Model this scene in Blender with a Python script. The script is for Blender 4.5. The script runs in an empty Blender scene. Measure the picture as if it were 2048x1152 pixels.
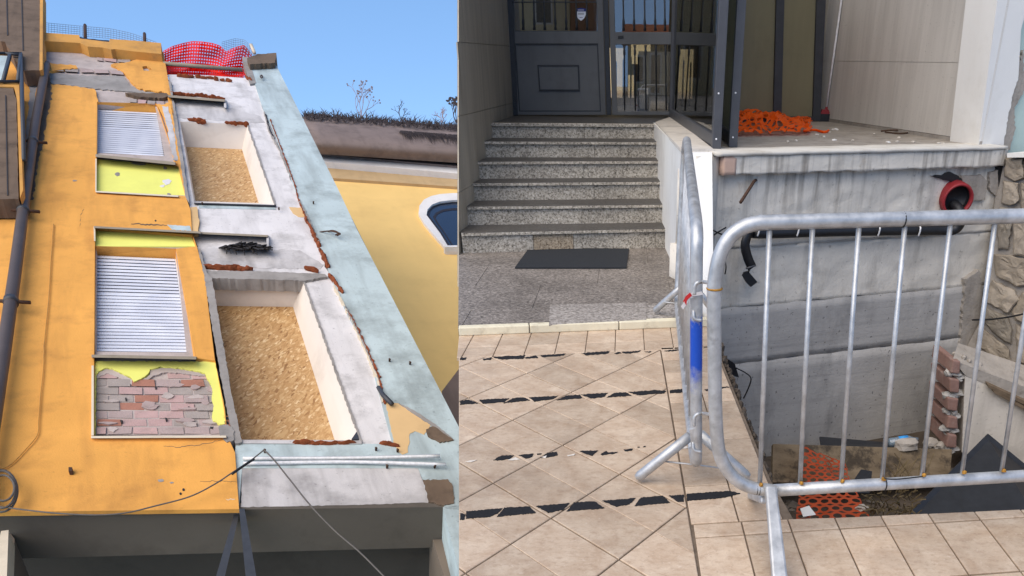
import bpy, math, random
from mathutils import Vector, Matrix, noise
from mathutils.geometry import delaunay_2d_cdt
random.seed(7)
R = math.radians
sc = bpy.context.scene
COL = sc.collection

# ------------------------------------------------------------------ camera, sky, sun, exposure
PX, PY, FL = 1290.0, 980.0, 1650.0            # principal point and focal length (2048-wide frame)
EYE = Vector((0, 0, 1.55))
def nrm(v): return Vector(v).normalized()
Yc = nrm((1250 - PX, PY - 120, FL))           # level forward direction in (right, up, forward) lens axes
Zc = Vector((1, -.018, 0)).cross(Yc).normalized()
if Zc.y < 0: Zc = -Zc
Xc = Zc.cross(Yc)
RIGHT = Vector((Xc.x, Yc.x, Zc.x)); UP = Vector((Xc.y, Yc.y, Zc.y)); FWD = Vector((Xc.z, Yc.z, Zc.z))
cam = bpy.data.cameras.new('camera'); co = bpy.data.objects.new('camera', cam); COL.objects.link(co)
m = Matrix((RIGHT, UP, -FWD)).transposed().to_4x4(); m.translation = EYE
co.matrix_world = m
cam.sensor_width = 36; cam.lens = 36 * FL / 2048
cam.shift_x = (1024 - PX) / 2048; cam.shift_y = (PY - 576) / 2048
cam.clip_start = .05; cam.clip_end = 3000
sc.camera = co

SUN_EL, SUN_AZ = R(52), R(-138)               # azimuth from +Y towards +X: high behind the camera's left shoulder, disc widened to imitate soft open shade
w = bpy.data.worlds.new('World'); sc.world = w; w.use_nodes = True
nt = w.node_tree; bgn = nt.nodes['Background']
sky = nt.nodes.new('ShaderNodeTexSky'); sky.sky_type = 'NISHITA'; sky.sun_disc = False
sky.sun_elevation = SUN_EL; sky.sun_rotation = SUN_AZ
sky.altitude = 900; sky.air_density = 1.0; sky.dust_density = .45; sky.ozone_density = 1.6
tc = nt.nodes.new('ShaderNodeTexCoord')
ad = nt.nodes.new('ShaderNodeVectorMath'); ad.operation = 'ADD'; ad.inputs[1].default_value = (0, 0, .36)
nm = nt.nodes.new('ShaderNodeVectorMath'); nm.operation = 'NORMALIZE'
nt.links.new(tc.outputs['Generated'], ad.inputs[0]); nt.links.new(ad.outputs[0], nm.inputs[0])
nt.links.new(nm.outputs[0], sky.inputs['Vector'])
hs_ = nt.nodes.new('ShaderNodeHueSaturation'); hs_.inputs['Saturation'].default_value = 1.15
nt.links.new(sky.outputs[0], hs_.inputs['Color']); nt.links.new(hs_.outputs[0], bgn.inputs['Color']); bgn.inputs['Strength'].default_value = .15
sl = bpy.data.lights.new('sun', 'SUN'); sl.energy = 2.0; sl.angle = R(75); sl.color = (1, .92, .80)
so = bpy.data.objects.new('sun', sl); COL.objects.link(so)
SD = Vector((math.sin(SUN_AZ) * math.cos(SUN_EL), math.cos(SUN_AZ) * math.cos(SUN_EL), math.sin(SUN_EL)))
so.rotation_euler = SD.to_track_quat('Z', 'Y').to_euler(); so.location = (-8, -8, 20)
vs = sc.view_settings
vs.view_transform = 'Standard'; vs.look = 'None'; vs.gamma = 1; vs.exposure = .88; vs.use_curve_mapping = False
vs.use_white_balance = True; vs.white_balance_temperature = 7000; vs.white_balance_tint = 10
sc.cycles.max_bounces = 8; sc.cycles.use_denoising = True

# ------------------------------------------------------------------ measuring helpers: where a sight line meets a plane of the place
def ray(x, y): return RIGHT * ((x - PX) / FL) + UP * ((PY - y) / FL) + FWD
def onz(x, y, z): d = ray(x, y); return EYE + d * ((z - EYE.z) / d.z)
def ony(x, y, Y): d = ray(x, y); return EYE + d * (Y / d.y)
def onpl(x, y, p, n): d = ray(x, y); return EYE + d * ((p - EYE).dot(n) / d.dot(n))
# facade frame of the orange house: eu along it, ev up it, en out of it
def cam2w(v): return (RIGHT * v[0] + UP * v[1] + FWD * v[2]).normalized()
eu = cam2w((6900 - PX, PY - 950, FL)); ev = cam2w((195 - PX, PY + 570, FL))
en = eu.cross(ev).normalized()
if en.dot(FWD) > 0: en = -en
FO = EYE + ray(200, 870) * 8.6
def FP(x, y, w=0.0): return onpl(x, y, FO + en * w, en)
def fps(pts, w=0.0): return [FP(x, y, w) for x, y in pts]

# ------------------------------------------------------------------ object helpers
WL = {}
def finish(name, V, Fc, mat, parent=None, smooth=False):
    V = [Vector(v) for v in V]
    lo = Vector((min(v.x for v in V), min(v.y for v in V), min(v.z for v in V)))
    hi = Vector((max(v.x for v in V), max(v.y for v in V), max(v.z for v in V)))
    o0 = Vector(((lo.x + hi.x) / 2, (lo.y + hi.y) / 2, lo.z))
    me = bpy.data.meshes.new(name)
    me.from_pydata([v - o0 for v in V], [], Fc); me.update()
    o = bpy.data.objects.new(name, me); COL.objects.link(o)
    if mat is not None:
        for mt in (mat if isinstance(mat, (list, tuple)) else [mat]): me.materials.append(mt)
    if parent is not None:
        o.parent = parent; o.location = o0 - WL[parent.name]
    else: o.location = o0
    WL[o.name] = o0
    if smooth:
        for p in me.polygons: p.use_smooth = True
    return o
def empty(name, loc, parent=None):
    o = bpy.data.objects.new(name, None); COL.objects.link(o); o.empty_display_size = .2
    loc = Vector(loc); o.location = loc - (WL[parent.name] if parent else Vector()); WL[o.name] = loc
    if parent: o.parent = parent
    return o
def T(o, label, cat, group=None, kind=None):
    if label: o['label'] = label
    if cat: o['category'] = cat
    if group: o['group'] = group
    if kind: o['kind'] = kind
    return o
def S(o, label=None):
    o['kind'] = 'structure'
    if label: o['label'] = label
    return o
def area_n(P):
    n = Vector()
    for i in range(len(P)): n += P[i].cross(P[(i + 1) % len(P)])
    return n
def inside(p, L):
    c = False; n = len(L)
    for i in range(n):
        a, b = L[i], L[i - 1]
        if (a[1] > p[1]) != (b[1] > p[1]) and p[0] < (b[0] - a[0]) * (p[1] - a[1]) / (b[1] - a[1]) + a[0]: c = not c
    return c
def slab_geo(loops, off):
    """loops: outer polygon and holes as 3-D points on the front plane; off: vector to the back face."""
    n0 = Vector()
    L0 = loops[0]; ctr = sum(L0, Vector()) / len(L0)
    for i in range(len(L0)): n0 += (L0[i] - ctr).cross(L0[(i + 1) % len(L0)] - ctr)
    n0.normalize(); u = n0.orthogonal().normalized(); v = n0.cross(u)
    flat = []; edges = []; l2d = []
    for L in loops:
        k = len(flat); q = [((p - ctr).dot(u), (p - ctr).dot(v)) for p in L]; l2d.append(q); flat += [Vector(p) for p in q]
        edges += [(k + i, k + (i + 1) % len(L)) for i in range(len(L))]
    vv, _e, ff, ov, _oe, _of = delaunay_2d_cdt(flat, edges, [], 0, 1e-6)
    mp = {}
    for i, src in enumerate(ov):
        for q in src: mp[q] = i
    keep = []
    for f in ff:
        c = sum((vv[i] for i in f), Vector((0, 0))) / len(f)
        if inside(c, l2d[0]) and not any(inside(c, h) for h in l2d[1:]): keep.append(tuple(f))
    n = len(vv); V = [ctr + u * p.x + v * p.y for p in vv]; V += [p + off for p in V]
    Fc = []; back = n0.dot(off) > 0
    cnt = {}
    for f in keep:
        a2 = sum(vv[f[i]].x * vv[f[(i + 1) % len(f)]].y - vv[f[(i + 1) % len(f)]].x * vv[f[i]].y for i in range(len(f)))
        if a2 < 0: f = f[::-1]
        if back: f = f[::-1]
        Fc.append(f); Fc.append(tuple(i + n for i in f[::-1]))
        for i in range(len(f)): cnt[(f[i], f[(i + 1) % len(f)])] = 1
    for (a, b) in list(cnt):
        if (b, a) not in cnt: Fc.append((b, a, a + n, b + n))
    used = sorted({i for f in Fc for i in f}); rm = {o: k for k, o in enumerate(used)}
    return [V[i] for i in used], [tuple(rm[i] for i in f) for f in Fc]
def slab(name, loops, off, mat, parent=None):
    if isinstance(loops[0], Vector): loops = [loops]
    V, Fc = slab_geo(loops, Vector(off)); return finish(name, V, Fc, mat, parent)
def ragged(pts, amp, step, closed=True, rs=None):
    rr = random.Random(rs if rs is not None else len(pts) * 13 + int(pts[0][0]))
    out = []; n = len(pts)
    for i in range(n if closed else n - 1):
        a = pts[i]; b = pts[(i + 1) % n]; d = math.hypot(b[0] - a[0], b[1] - a[1]); k = max(1, int(d / step))
        nx, ny = -(b[1] - a[1]) / max(d, 1e-6), (b[0] - a[0]) / max(d, 1e-6)
        for j in range(k):
            t = j / k; r = rr.uniform(-amp, amp)
            out.append((a[0] + (b[0] - a[0]) * t + nx * r, a[1] + (b[1] - a[1]) * t + ny * r))
    if not closed: out.append(pts[-1])
    return out
def fslab(name, px, w0, w1, mat, parent=None, holes=(), rag=None):
    """slab on the orange house's facade: front outline in sight-line coordinates at offset w1, thickness down to w0"""
    if rag: px = ragged(px, *rag)
    loops = [fps(px, w1)] + [fps(h, w1) for h in holes]
    return slab(name, loops, en * (w0 - w1), mat, parent)
def hexa(name, A, B, mat, parent=None, bev=0):
    """box between quad A (front, 4 points) and quad B (back)"""
    V = list(A) + list(B)
    Fc = [(0, 1, 2, 3), (7, 6, 5, 4)] + [(i, i + 4, (i + 1) % 4 + 4, (i + 1) % 4) for i in range(4)]
    c = sum(V, Vector()) / 8
    f2 = []
    for f in Fc:
        p = [V[i] for i in f]; n = (p[1] - p[0]).cross(p[2] - p[0])
        f2.append(f if n.dot(sum(p, Vector()) / 4 - c) > 0 else f[::-1])
    o = finish(name, V, f2, mat, parent)
    if bev:
        b = o.modifiers.new('bevel', 'BEVEL'); b.width = bev; b.segments = 2; b.limit_method = 'ANGLE'
    return o
def box(name, lo, hi, mat, parent=None, bev=0):
    (a, b, c), (d, e, f) = lo, hi
    A = [Vector(p) for p in ((a, b, c), (d, b, c), (d, b, f), (a, b, f))]
    B = [Vector(p) for p in ((a, e, c), (d, e, c), (d, e, f), (a, e, f))]
    return hexa(name, A, B, mat, parent, bev)
def tube_geo(P, r, seg=8, cap=True):
    P = [Vector(p) for p in P]; rr = r if isinstance(r, (list, tuple)) else [r] * len(P)
    V = []; Fc = []; t0 = (P[1] - P[0]).normalized()
    u = t0.orthogonal().normalized()
    for i, p in enumerate(P):
        t = (P[min(i + 1, len(P) - 1)] - P[max(i - 1, 0)]).normalized()
        u = (u - t * u.dot(t)).normalized(); v = t.cross(u)
        for k in range(seg):
            a = 2 * math.pi * k / seg; V.append(p + (u * math.cos(a) + v * math.sin(a)) * rr[i])
    for i in range(len(P) - 1):
        for k in range(seg):
            a = i * seg + k; b = i * seg + (k + 1) % seg; Fc.append((a, b, b + seg, a + seg))
    if cap:
        Fc.append(tuple(range(seg))[::-1]); n = len(V); Fc.append(tuple(range(n - seg, n)))
    return V, Fc
def tube(name, P, r, mat, parent=None, seg=8, cap=True):
    V, Fc = tube_geo(P, r, seg, cap); return finish(name, V, Fc, mat, parent, smooth=True)
def merge(parts):
    V = []; Fc = []
    for v, f in parts:
        n = len(V); V += list(v); Fc += [tuple(i + n for i in q) for q in f]
    return V, Fc
def bez(P, n=12):
    """smooth curve through points"""
    P = [Vector(p) for p in P]; out = []
    Q = [P[0] * 2 - P[1]] + P + [P[-1] * 2 - P[-2]]
    for i in range(1, len(Q) - 2):
        a, b, c, d = Q[i - 1:i + 3]
        for k in range(n):
            t = k / n
            out.append(.5 * ((2 * b) + (c - a) * t + (2 * a - 5 * b + 4 * c - d) * t * t + (3 * b - a - 3 * c + d) * t ** 3))
    out.append(P[-1]); return out
def rock_geo(c, size, axes, seed, sub=2, rough=.25):
    """lump round c; axes three unit vectors, size three half lengths"""
    import bmesh
    bm = bmesh.new(); bmesh.ops.create_icosphere(bm, subdivisions=sub, radius=1)
    V = []
    for v in bm.verts:
        p = v.co; k = 1 + rough * noise.noise(p * 1.7 + Vector((seed * 3.1, seed, 0))) + rough * .6 * noise.noise(p * 4.1 + Vector((seed, 2.7 * seed, 5)))
        V.append(Vector(c) + axes[0] * (p.x * size[0] * k) + axes[1] * (p.y * size[1] * k) + axes[2] * (p.z * size[2] * k))
    Fc = [tuple(v.index for v in f.verts) for f in bm.faces]; bm.free()
    return V, Fc
AX = (Vector((1, 0, 0)), Vector((0, 1, 0)), Vector((0, 0, 1)))
def lerp(a, b, t): return a + (b - a) * t
def l2(a, b, t): return (a[0] + (b[0] - a[0]) * t, a[1] + (b[1] - a[1]) * t)
def bil(q, s, t):
    """px quad TL,TR,BR,BL"""
    return l2(l2(q[0], q[1], s), l2(q[3], q[2], s), t)

# ------------------------------------------------------------------ materials
def lin(c): return tuple((x / 255 / 12.92 if x / 255 <= .04045 else ((x / 255 + .055) / 1.055) ** 2.4) for x in c) + (1,)
class NT:
    def __init__(s, name, frame='world'):
        s.m = bpy.data.materials.new(name); s.m.use_nodes = True; s.t = s.m.node_tree
        s.b = s.t.nodes['Principled BSDF']; s.frame = frame
        g = s.t.nodes.new('ShaderNodeNewGeometry'); s.pos = g.outputs['Position']
        if frame == 'facade':
            cb = s.t.nodes.new('ShaderNodeCombineXYZ')
            ex = (eu - ev * eu.dot(ev)).normalized()
            for i, e in enumerate((ex, ev, en)):
                d = s.t.nodes.new('ShaderNodeVectorMath'); d.operation = 'DOT_PRODUCT'; d.inputs[1].default_value = e
                s.t.links.new(s.pos, d.inputs[0]); s.t.links.new(d.outputs['Value'], cb.inputs[i])
            s.pos = cb.outputs[0]
    def n(s, ty, **kw):
        x = s.t.nodes.new(ty)
        for k, v in kw.items(): setattr(x, k, v)
        return x
    def link(s, a, b): s.t.links.new(a, b)
    def mapped(s, scale, loc=(0, 0, 0)):
        mp = s.n('ShaderNodeMapping'); mp.inputs['Scale'].default_value = scale if hasattr(scale, '__len__') else (scale,) * 3
        mp.inputs['Location'].default_value = loc
        s.link(s.pos, mp.inputs[0]); return mp.outputs[0]
    def noise(s, scale, detail=4, rough=.55, loc=(0, 0, 0), dist=0):
        x = s.n('ShaderNodeTexNoise'); x.inputs['Scale'].default_value = 1; x.inputs['Detail'].default_value = detail
        x.inputs['Roughness'].default_value = rough; x.inputs['Distortion'].default_value = dist
        s.link(s.mapped(scale, loc), x.inputs['Vector']); return x.outputs[0]
    def voro(s, scale, feature='F1', out='Distance', loc=(0, 0, 0)):
        x = s.n('ShaderNodeTexVoronoi', feature=feature); x.inputs['Scale'].default_value = 1
        s.link(s.mapped(scale, loc), x.inputs['Vector']); return x.outputs[out]
    def ramp(s, f, stops):
        x = s.n('ShaderNodeValToRGB'); e = x.color_ramp.elements
        while len(e) < len(stops): e.new(.5)
        for i, (p, c) in enumerate(stops):
            e[i].position = p; e[i].color = c if hasattr(c, '__len__') else (c, c, c, 1)
        s.link(f, x.inputs[0]); return x.outputs[0]
    def mix(s, f, a, b, mode='MIX'):
        x = s.n('ShaderNodeMix', data_type='RGBA', blend_type=mode)
        for k, v in ((0, f), (6, a), (7, b)):
            if hasattr(v, 'is_linked'): s.link(v, x.inputs[k])
            else: x.inputs[k].default_value = v
        return x.outputs[2]
    def math(s, op, a, b=0.0):
        x = s.n('ShaderNodeMath', operation=op)
        for k, v in ((0, a), (1, b)):
            if hasattr(v, 'is_linked'): s.link(v, x.inputs[k])
            else: x.inputs[k].default_value = v
        return x.outputs[0]
    def bump(s, h, strength=.3, dist=.01):
        x = s.n('ShaderNodeBump'); x.inputs['Strength'].default_value = strength; x.inputs['Distance'].default_value = dist
        s.link(h, x.inputs['Height']); s.link(x.outputs[0], s.b.inputs['Normal'])
    def out(s, col, rough=.8, spec=.3, metal=0):
        if hasattr(col, 'is_linked'): s.link(col, s.b.inputs['Base Color'])
        else: s.b.inputs['Base Color'].default_value = col
        if hasattr(rough, 'is_linked'): s.link(rough, s.b.inputs['Roughness'])
        else: s.b.inputs['Roughness'].default_value = rough
        s.b.inputs['Specular IOR Level'].default_value = spec; s.b.inputs['Metallic'].default_value = metal
        return s.m
def sc_(c, k): return tuple(min(1, x * k) for x in c[:3]) + (1,)
def plaster(name, c, frame='world', blotch=.12, dirt=(90, 80, 70), dirtamt=.3, streak=.25, fine=60, big=1.2, bump=.25, speck=.0, rough=.9, thr=.0):
    """painted render: blotches, rain streaks down the wall, fine grain"""
    N = NT(name, frame); c = lin(c); d = lin(dirt)
    up = (big * 3.2, big * .45, big * 3.2) if frame == 'facade' else (big * 3.2, big * 3.2, big * .45)
    a = N.ramp(N.noise(big, 5, .6), [(.3, 0), (.7, 1)])
    col = N.mix(a, sc_(c, 1 - blotch), sc_(c, 1 + blotch))
    st = N.ramp(N.noise(up, 4, .6, (3, 7, 1)), [(.5 - thr, 0), (.78 - thr, 1)])
    col = N.mix(N.math('MULTIPLY', st, streak), col, d)
    dr = N.ramp(N.noise(big * 1.7, 7, .68, (9, 2, 4)), [(.52 - thr, 0), (.75 - thr, 1)])
    col = N.mix(N.math('MULTIPLY', dr, dirtamt), col, d)
    if speck:
        sp = N.ramp(N.noise(big * 22, 3, .5), [(.66, 0), (.72, 1)]); col = N.mix(N.math('MULTIPLY', sp, speck), col, sc_(d, .4))
    h = N.math('ADD', N.noise(fine, 4, .6), N.math('MULTIPLY', N.noise(fine * .12, 4, .6), 1.5))
    N.bump(h, bump, .006)
    return N.out(col, rough, .2)
def plain(name, c, rough=.6, spec=.4, metal=0, var=.15, scale=25, frame='world', bump=.1):
    N = NT(name, frame); c = lin(c)
    a = N.noise(scale, 4, .6); col = N.mix(N.ramp(a, [(.3, 0), (.7, 1)]), sc_(c, 1 - var), sc_(c, 1 + var))
    if bump: N.bump(a, bump, .004)
    return N.out(col, rough, spec, metal)
FA = 'facade'
M = {}
M['orange'] = plaster('orange_render', (228, 163, 82), FA, .09, (150, 102, 58), .42, .4, 55, 1.1, .5, .18, thr=.02)
M['orange_old'] = plaster('weathered_orange_render', (206, 150, 78), FA, .12, (110, 96, 80), .5, .35, 60, 1.2, .3)
M['lime'] = plaster('lime_yellow_render', (228, 226, 120), FA, .06, (150, 145, 90), .12, .1, 90, 1, .15)
M['bay'] = plaster('stripped_white_render', (216, 211, 208), FA, .07, (122, 117, 112), .5, .35, 60, 1.3, .4, .35, thr=.03)
M['bay_dirty'] = plaster('dirty_white_render', (196, 191, 188), FA, .08, (100, 94, 90), .5, .5, 60, 1.1, .4, .3, thr=.05)
M['reveal'] = plaster('reveal_white_paint', (222, 212, 200), FA, .05, (140, 125, 108), .3, .15, 60, .6, .15)
M['pil'] = plaster('pale_blue_render', (184, 198, 198), FA, .07, (98, 102, 98), .5, .5, 60, .9, .35, .25, thr=.03)
M['beige'] = plaster('beige_undercoat', (214, 178, 128), FA, .08, (130, 105, 80), .25, .1, 60, 1, .2)
M['cement'] = plaster('grey_cement', (150, 144, 138), FA, .16, (78, 74, 70), .5, .2, 40, 2.4, .6)
M['mortar'] = plaster('brick_mortar', (182, 168, 160), FA, .14, (96, 86, 80), .45, .1, 45, 2.5, .7)
M['rust'] = plaster('crumbled_terracotta', (132, 70, 42), FA, .25, (52, 30, 22), .5, .1, 50, 5, .9)
M['sill'] = plaster('stone_sill', (150, 138, 120), FA, .1, (80, 72, 62), .4, .2, 60, 2, .3)
M['cream'] = plaster('cream_trim', (214, 200, 176), FA, .06, (130, 115, 95), .3, .1, 60, 2, .2)
M['soffit'] = plaster('shade_dark_soffit', (94, 87, 79), FA, .08, (50, 46, 42), .35, .1, 40, 1, .2)  # dark colour stands in for the shade under the beam
M['ceil'] = plaster('shade_dark_porch', (72, 67, 62), FA, .08, (36, 34, 32), .3, .1, 40, 1, .15)  # shade inside the porch is put into this dark colour
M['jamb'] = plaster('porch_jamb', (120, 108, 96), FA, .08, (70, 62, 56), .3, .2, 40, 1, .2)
M['villa'] = plaster('villa_yellow', (238, 196, 122), FA, .05, (170, 130, 80), .16, .12, 60, .5, .18)
M['villa_white'] = plaster('villa_moulding', (226, 220, 212), FA, .05, (140, 130, 120), .2, .1, 60, 1, .15)
M['villa_soffit'] = plaster('villa_soffit', (190, 160, 118), FA, .06, (120, 100, 80), .25, .15, 60, 1, .2)
M['planter'] = plaster('weathered_planter', (128, 112, 104), FA, .1, (66, 57, 52), .5, .45, 40, .8, .35)
M['balc'] = plaster('old_balcony_concrete', (112, 94, 78), FA, .16, (50, 42, 34), .6, .35, 30, 1.6, .6)
M['steel'] = plain('blue_grey_steel', (56, 58, 62), .5, .5, 0, .15, 12, FA)
M['black'] = plain('black_plastic', (26, 26, 28), .5, .5, 0, .2, 20)
M['pipe'] = plain('grey_brown_pipe', (82, 72, 68), .55, .4, 0, .12, 4, FA)
M['cable'] = plain('grey_cable', (96, 90, 84), .6, .4)
M['cable_dark'] = plain('dark_cable', (52, 46, 42), .6, .4)
M['white_pvc'] = plain('white_conduit', (226, 224, 222), .4, .5)
M['rebar'] = plain('rusty_steel', (84, 62, 50), .8, .3, .3, .35, 60)
M['twig'] = plain('dry_twig', (84, 70, 60), .9, .2, 0, .3, 40)
M['grass_dry'] = plain('dry_grass', (66, 58, 56), .9, .1, 0, .35, 8)
BR = [plaster('brick_pink', (186, 154, 148), FA, .12, (140, 128, 120), .5, .1, 60, 3, .7),
      plaster('brick_dusty', (172, 152, 146), FA, .12, (130, 118, 112), .5, .1, 60, 3, .8),
      plaster('brick_grey', (162, 150, 142), FA, .12, (120, 108, 100), .5, .1, 60, 3, .8),
      plaster('brick_red', (166, 116, 98), FA, .15, (110, 78, 64), .4, .1, 60, 3, .6)]
def m_osb():
    N = NT('oriented_strand_board', FA); cols = []; lines = []
    for k, (rot, lo) in enumerate(((.25, 0), (1.2, 4.3), (2.3, 9.1), (-.5, 13.7))):
        mp = N.n('ShaderNodeMapping', vector_type='TEXTURE'); mp.inputs['Scale'].default_value = (.021, .075, 1); mp.inputs['Rotation'].default_value = (0, 0, rot); mp.inputs['Location'].default_value = (lo, lo, 0)
        N.link(N.pos, mp.inputs[0])
        v = N.n('ShaderNodeTexVoronoi', voronoi_dimensions='2D'); v.inputs['Scale'].default_value = 1; N.link(mp.outputs[0], v.inputs['Vector'])
        sp = N.n('ShaderNodeSeparateColor'); N.link(v.outputs['Color'], sp.inputs[0]); cols.append(sp.outputs)
    f = cols[0][0]
    for k in (1, 2, 3):   # strands lie over one another: a cell's own number says whether it is on top
        x = N.n('ShaderNodeMix', data_type='FLOAT'); N.link(N.math('GREATER_THAN', cols[k][1], .5), x.inputs[0]); N.link(f, x.inputs[2]); N.link(cols[k][0], x.inputs[3]); f = x.outputs[0]
    c = N.ramp(f, [(.0, lin((140, 98, 58))), (.10, lin((178, 136, 88))), (.5, lin((192, 150, 100))), (.88, lin((204, 166, 116))), (1, lin((226, 196, 152)))])
    g = N.ramp(N.noise(1.2, 4), [(.4, 0), (.75, 1)]); c = N.mix(N.math('MULTIPLY', g, .2), c, lin((150, 108, 66)))
    N.bump(f, .12, .003); return N.out(c, .65, .3)
M['osb'] = m_osb()
def m_shutter():
    N = NT('white_shutter_slat', FA)
    c = N.mix(N.ramp(N.noise(2.5, 4), [(.4, 0), (.7, 1)]), lin((214, 216, 224)), lin((232, 233, 238)))
    return N.out(c, .45, .4)
M['slat'] = m_shutter()
def m_net(name, c, trans=.55):
    N = NT(name)
    N.out(lin(c), .5, .3)
    tr = N.n('ShaderNodeBsdfTranslucent'); tr.inputs[0].default_value = sc_(lin(c), 1.25)
    mx = N.n('ShaderNodeMixShader'); mx.inputs[0].default_value = trans
    o = N.t.nodes['Material Output']
    N.link(N.b.outputs[0], mx.inputs[1]); N.link(tr.outputs[0], mx.inputs[2]); N.link(mx.outputs[0], o.inputs[0]); return N.m
M['net_red'] = m_net('red_safety_net', (240, 44, 34), .4)
M['net_orange'] = m_net('orange_safety_net', (248, 98, 24), .35)
M['net_faded'] = m_net('dusty_orange_net', (188, 80, 44), .3)
def m_glass(name, tint, rough=.02, refl=1.0, alpha=.5):
    """pane: a mirror-like coat over partly clear tinted glass"""
    N = NT(name)
    N.out(lin(tint), rough, .5)
    N.b.inputs['IOR'].default_value = 1.5 + .4 * refl
    tr = N.n('ShaderNodeBsdfTransparent'); tr.inputs[0].default_value = (.75, .75, .72, 1)
    mx = N.n('ShaderNodeMixShader'); mx.inputs[0].default_value = alpha
    gl = N.n('ShaderNodeBsdfGlossy'); gl.inputs['Roughness'].default_value = rough
    fr = N.n('ShaderNodeFresnel'); fr.inputs[0].default_value = 1.5 + .35 * refl
    m2 = N.n('ShaderNodeMixShader'); o = N.t.nodes['Material Output']
    N.link(N.b.outputs[0], mx.inputs[1]); N.link(tr.outputs[0], mx.inputs[2])
    N.link(fr.outputs[0], m2.inputs[0]); N.link(mx.outputs[0], m2.inputs[1]); N.link(gl.outputs[0], m2.inputs[2])
    N.link(m2.outputs[0], o.inputs[0]); return N.m

# ================================================================== LEFT: the orange house under repair
house = empty('house', FP(460, 1020, -.4))
T(house, 'orange and white house stripped for repair, facade seen from below', 'house')
core = fslab('core_wall', [(-460, 1016), (480, 1010), (900, 1006), (925, 880), (556, 140), (497, 150), (495, 172), (337, 160), (322, 92), (87, 72), (-300, 36)], -5.0, -.62, M['cement'], house)

# --- orange wall with ragged losses and window recesses
up_out = [(194, 206), (313, 208), (356, 330), (371, 392), (191, 384), (192, 312)]
lo_out = [(190, 455), (385, 468), (392, 494), (353, 497), (390, 715), (430, 719), (449, 820), (456, 872), (187, 873)]
wall_px = [(-460, 1030), (240, 1021), (478, 1018), (470, 905), (455, 872), (449, 815), (429, 716), (409, 551), (394, 494), (384, 465), (381, 420), (371, 392), (347, 222), (337, 163), (328, 111), (327, 104), (88, 80), (-300, 40)]
loss1 = ragged([(60, 97), (140, 96), (195, 104), (245, 110), (271, 112), (272, 119), (248, 126), (222, 128), (232, 134), (247, 143), (257, 156), (270, 173), (290, 180), (328, 184), (334, 191), (338, 204), (328, 210), (313, 208), (280, 208), (240, 207), (197, 207), (193, 188), (189, 178), (150, 172), (103, 168), (96, 160), (98, 143), (130, 138), (155, 137), (152, 130), (120, 128), (60, 122)], 1.2, 5, rs=3)
up_hole = [(194, 203.5), (312, 206), (326, 232), (341, 280), (357, 333), (371, 392), (191, 384), (193, 312)]
lo_hole = [(190, 456), (384, 470), (391, 493), (353, 497), (392, 716), (430, 721), (447, 815), (454, 871), (187, 873)]
patch = ragged([(284, 133), (293, 131), (304, 139), (296, 142), (288, 141)], .8, 3, rs=5)
patch2 = ragged([(292, 153), (322, 158), (333, 178), (318, 180), (296, 160)], 1, 3, rs=6)
patch3 = ragged([(310, 168), (318, 166), (320, 180), (311, 181)], .6, 3, rs=9)
ow = fslab('orange_wall', wall_px, -.05, 0, M['orange'], house, [loss1, up_hole, lo_hole, patch])
ow['label'] = 'bright orange rendered wall with flaked patches'
fslab('base_coat', [(-460, 1028), (478, 1017), (470, 905), (452, 872), (452, 868), (187, 873), (187, 720), (392, 716), (371, 392), (328, 111), (88, 80), (-300, 40)], -.4, -.051, M['mortar'], house,
      [[(195, 209), (310, 211), (329, 312), (194, 306)], [(192, 494), (351, 499), (373, 705), (191, 703)]])
# pale patches left where the paint flaked
for i, (cx, cy, a, b) in enumerate(((321, 961, 8, 3), (343, 965, 4, 2), (235, 348, 5, 4), (149, 361, 5, 1.5), (334, 364, 10, 6), (325, 372, 5, 3), (330, 336, 5, 4), (278, 326, 16, 5), (338, 388, 4, 2))):
    pts = [(cx + a * math.cos(k) * random.uniform(.6, 1.2), cy + b * math.sin(k) * random.uniform(.6, 1.2)) for k in [j * .628 for j in range(10)]]
    fslab('flaked_patch', pts, -.01 if not 316 < cy < 395 else -.06, .004 if not (316 < cy < 395 and cx > 191) else -.046, M['cement'] if i not in (4, 5) else M['bay'], house)
fslab('flaked_patch', ragged([(324, 212), (336, 213), (346, 250), (353, 300), (355, 322), (347, 318), (341, 290), (336, 262), (331, 236)], 1.6, 4, rs=33), -.01, .003, M['bay_dirty'], house)
fslab('flaked_patch', ragged([(284, 460), (300, 452), (336, 450), (378, 454), (384, 464), (340, 460)], 1, 4, rs=34), -.01, .003, M['pil'], house) if False else None
fslab('flaked_patch', ragged([(334, 449), (380, 452), (383, 462), (345, 459)], .8, 4, rs=35), -.01, .003, M['pil'], house)
# wall holes and bolt
for i, (cx, cy, r) in enumerate(((367, 979, 2.6), (361, 987, 2.4), (311, 441, 1.6))):
    fslab('drill_hole', [(cx + r * math.cos(k), cy + r * math.sin(k)) for k in [j * .7 for j in range(9)]], -.01, .005, M['black'], house)
fslab('wall_bracket', [(137, 934), (144, 934), (144, 942), (137, 942)], 0, .05, M['rebar'], house)

# hairline cracks and runs in the orange render
def crack(pts, wd, name='crack', mat='balc', seed=1):
    L = ragged(pts, 1.4, 4, False, seed); n_ = len(L); A = []; B = []
    for i, p in enumerate(L):
        k = wd * (.4 + .6 * math.sin(math.pi * (i + .5) / n_)); A.append((p[0], p[1] - k)); B.append((p[0] + k * .5, p[1] + k))
    return fslab(name, A + B[::-1], -.004, .002, M[mat], house)
crack([(327, 893), (360, 894), (400, 889), (425, 884), (448, 878)], .5, seed=4)
crack([(400, 962), (440, 962), (474, 964)], .4, seed=5)
crack([(262, 447), (290, 449), (310, 449), (334, 451)], 1.3, seed=6)
crack([(160, 455), (162, 430), (168, 418)], .5, seed=7)
crack([(452, 999), (470, 998)], .7, mat='cream', seed=8)
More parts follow.
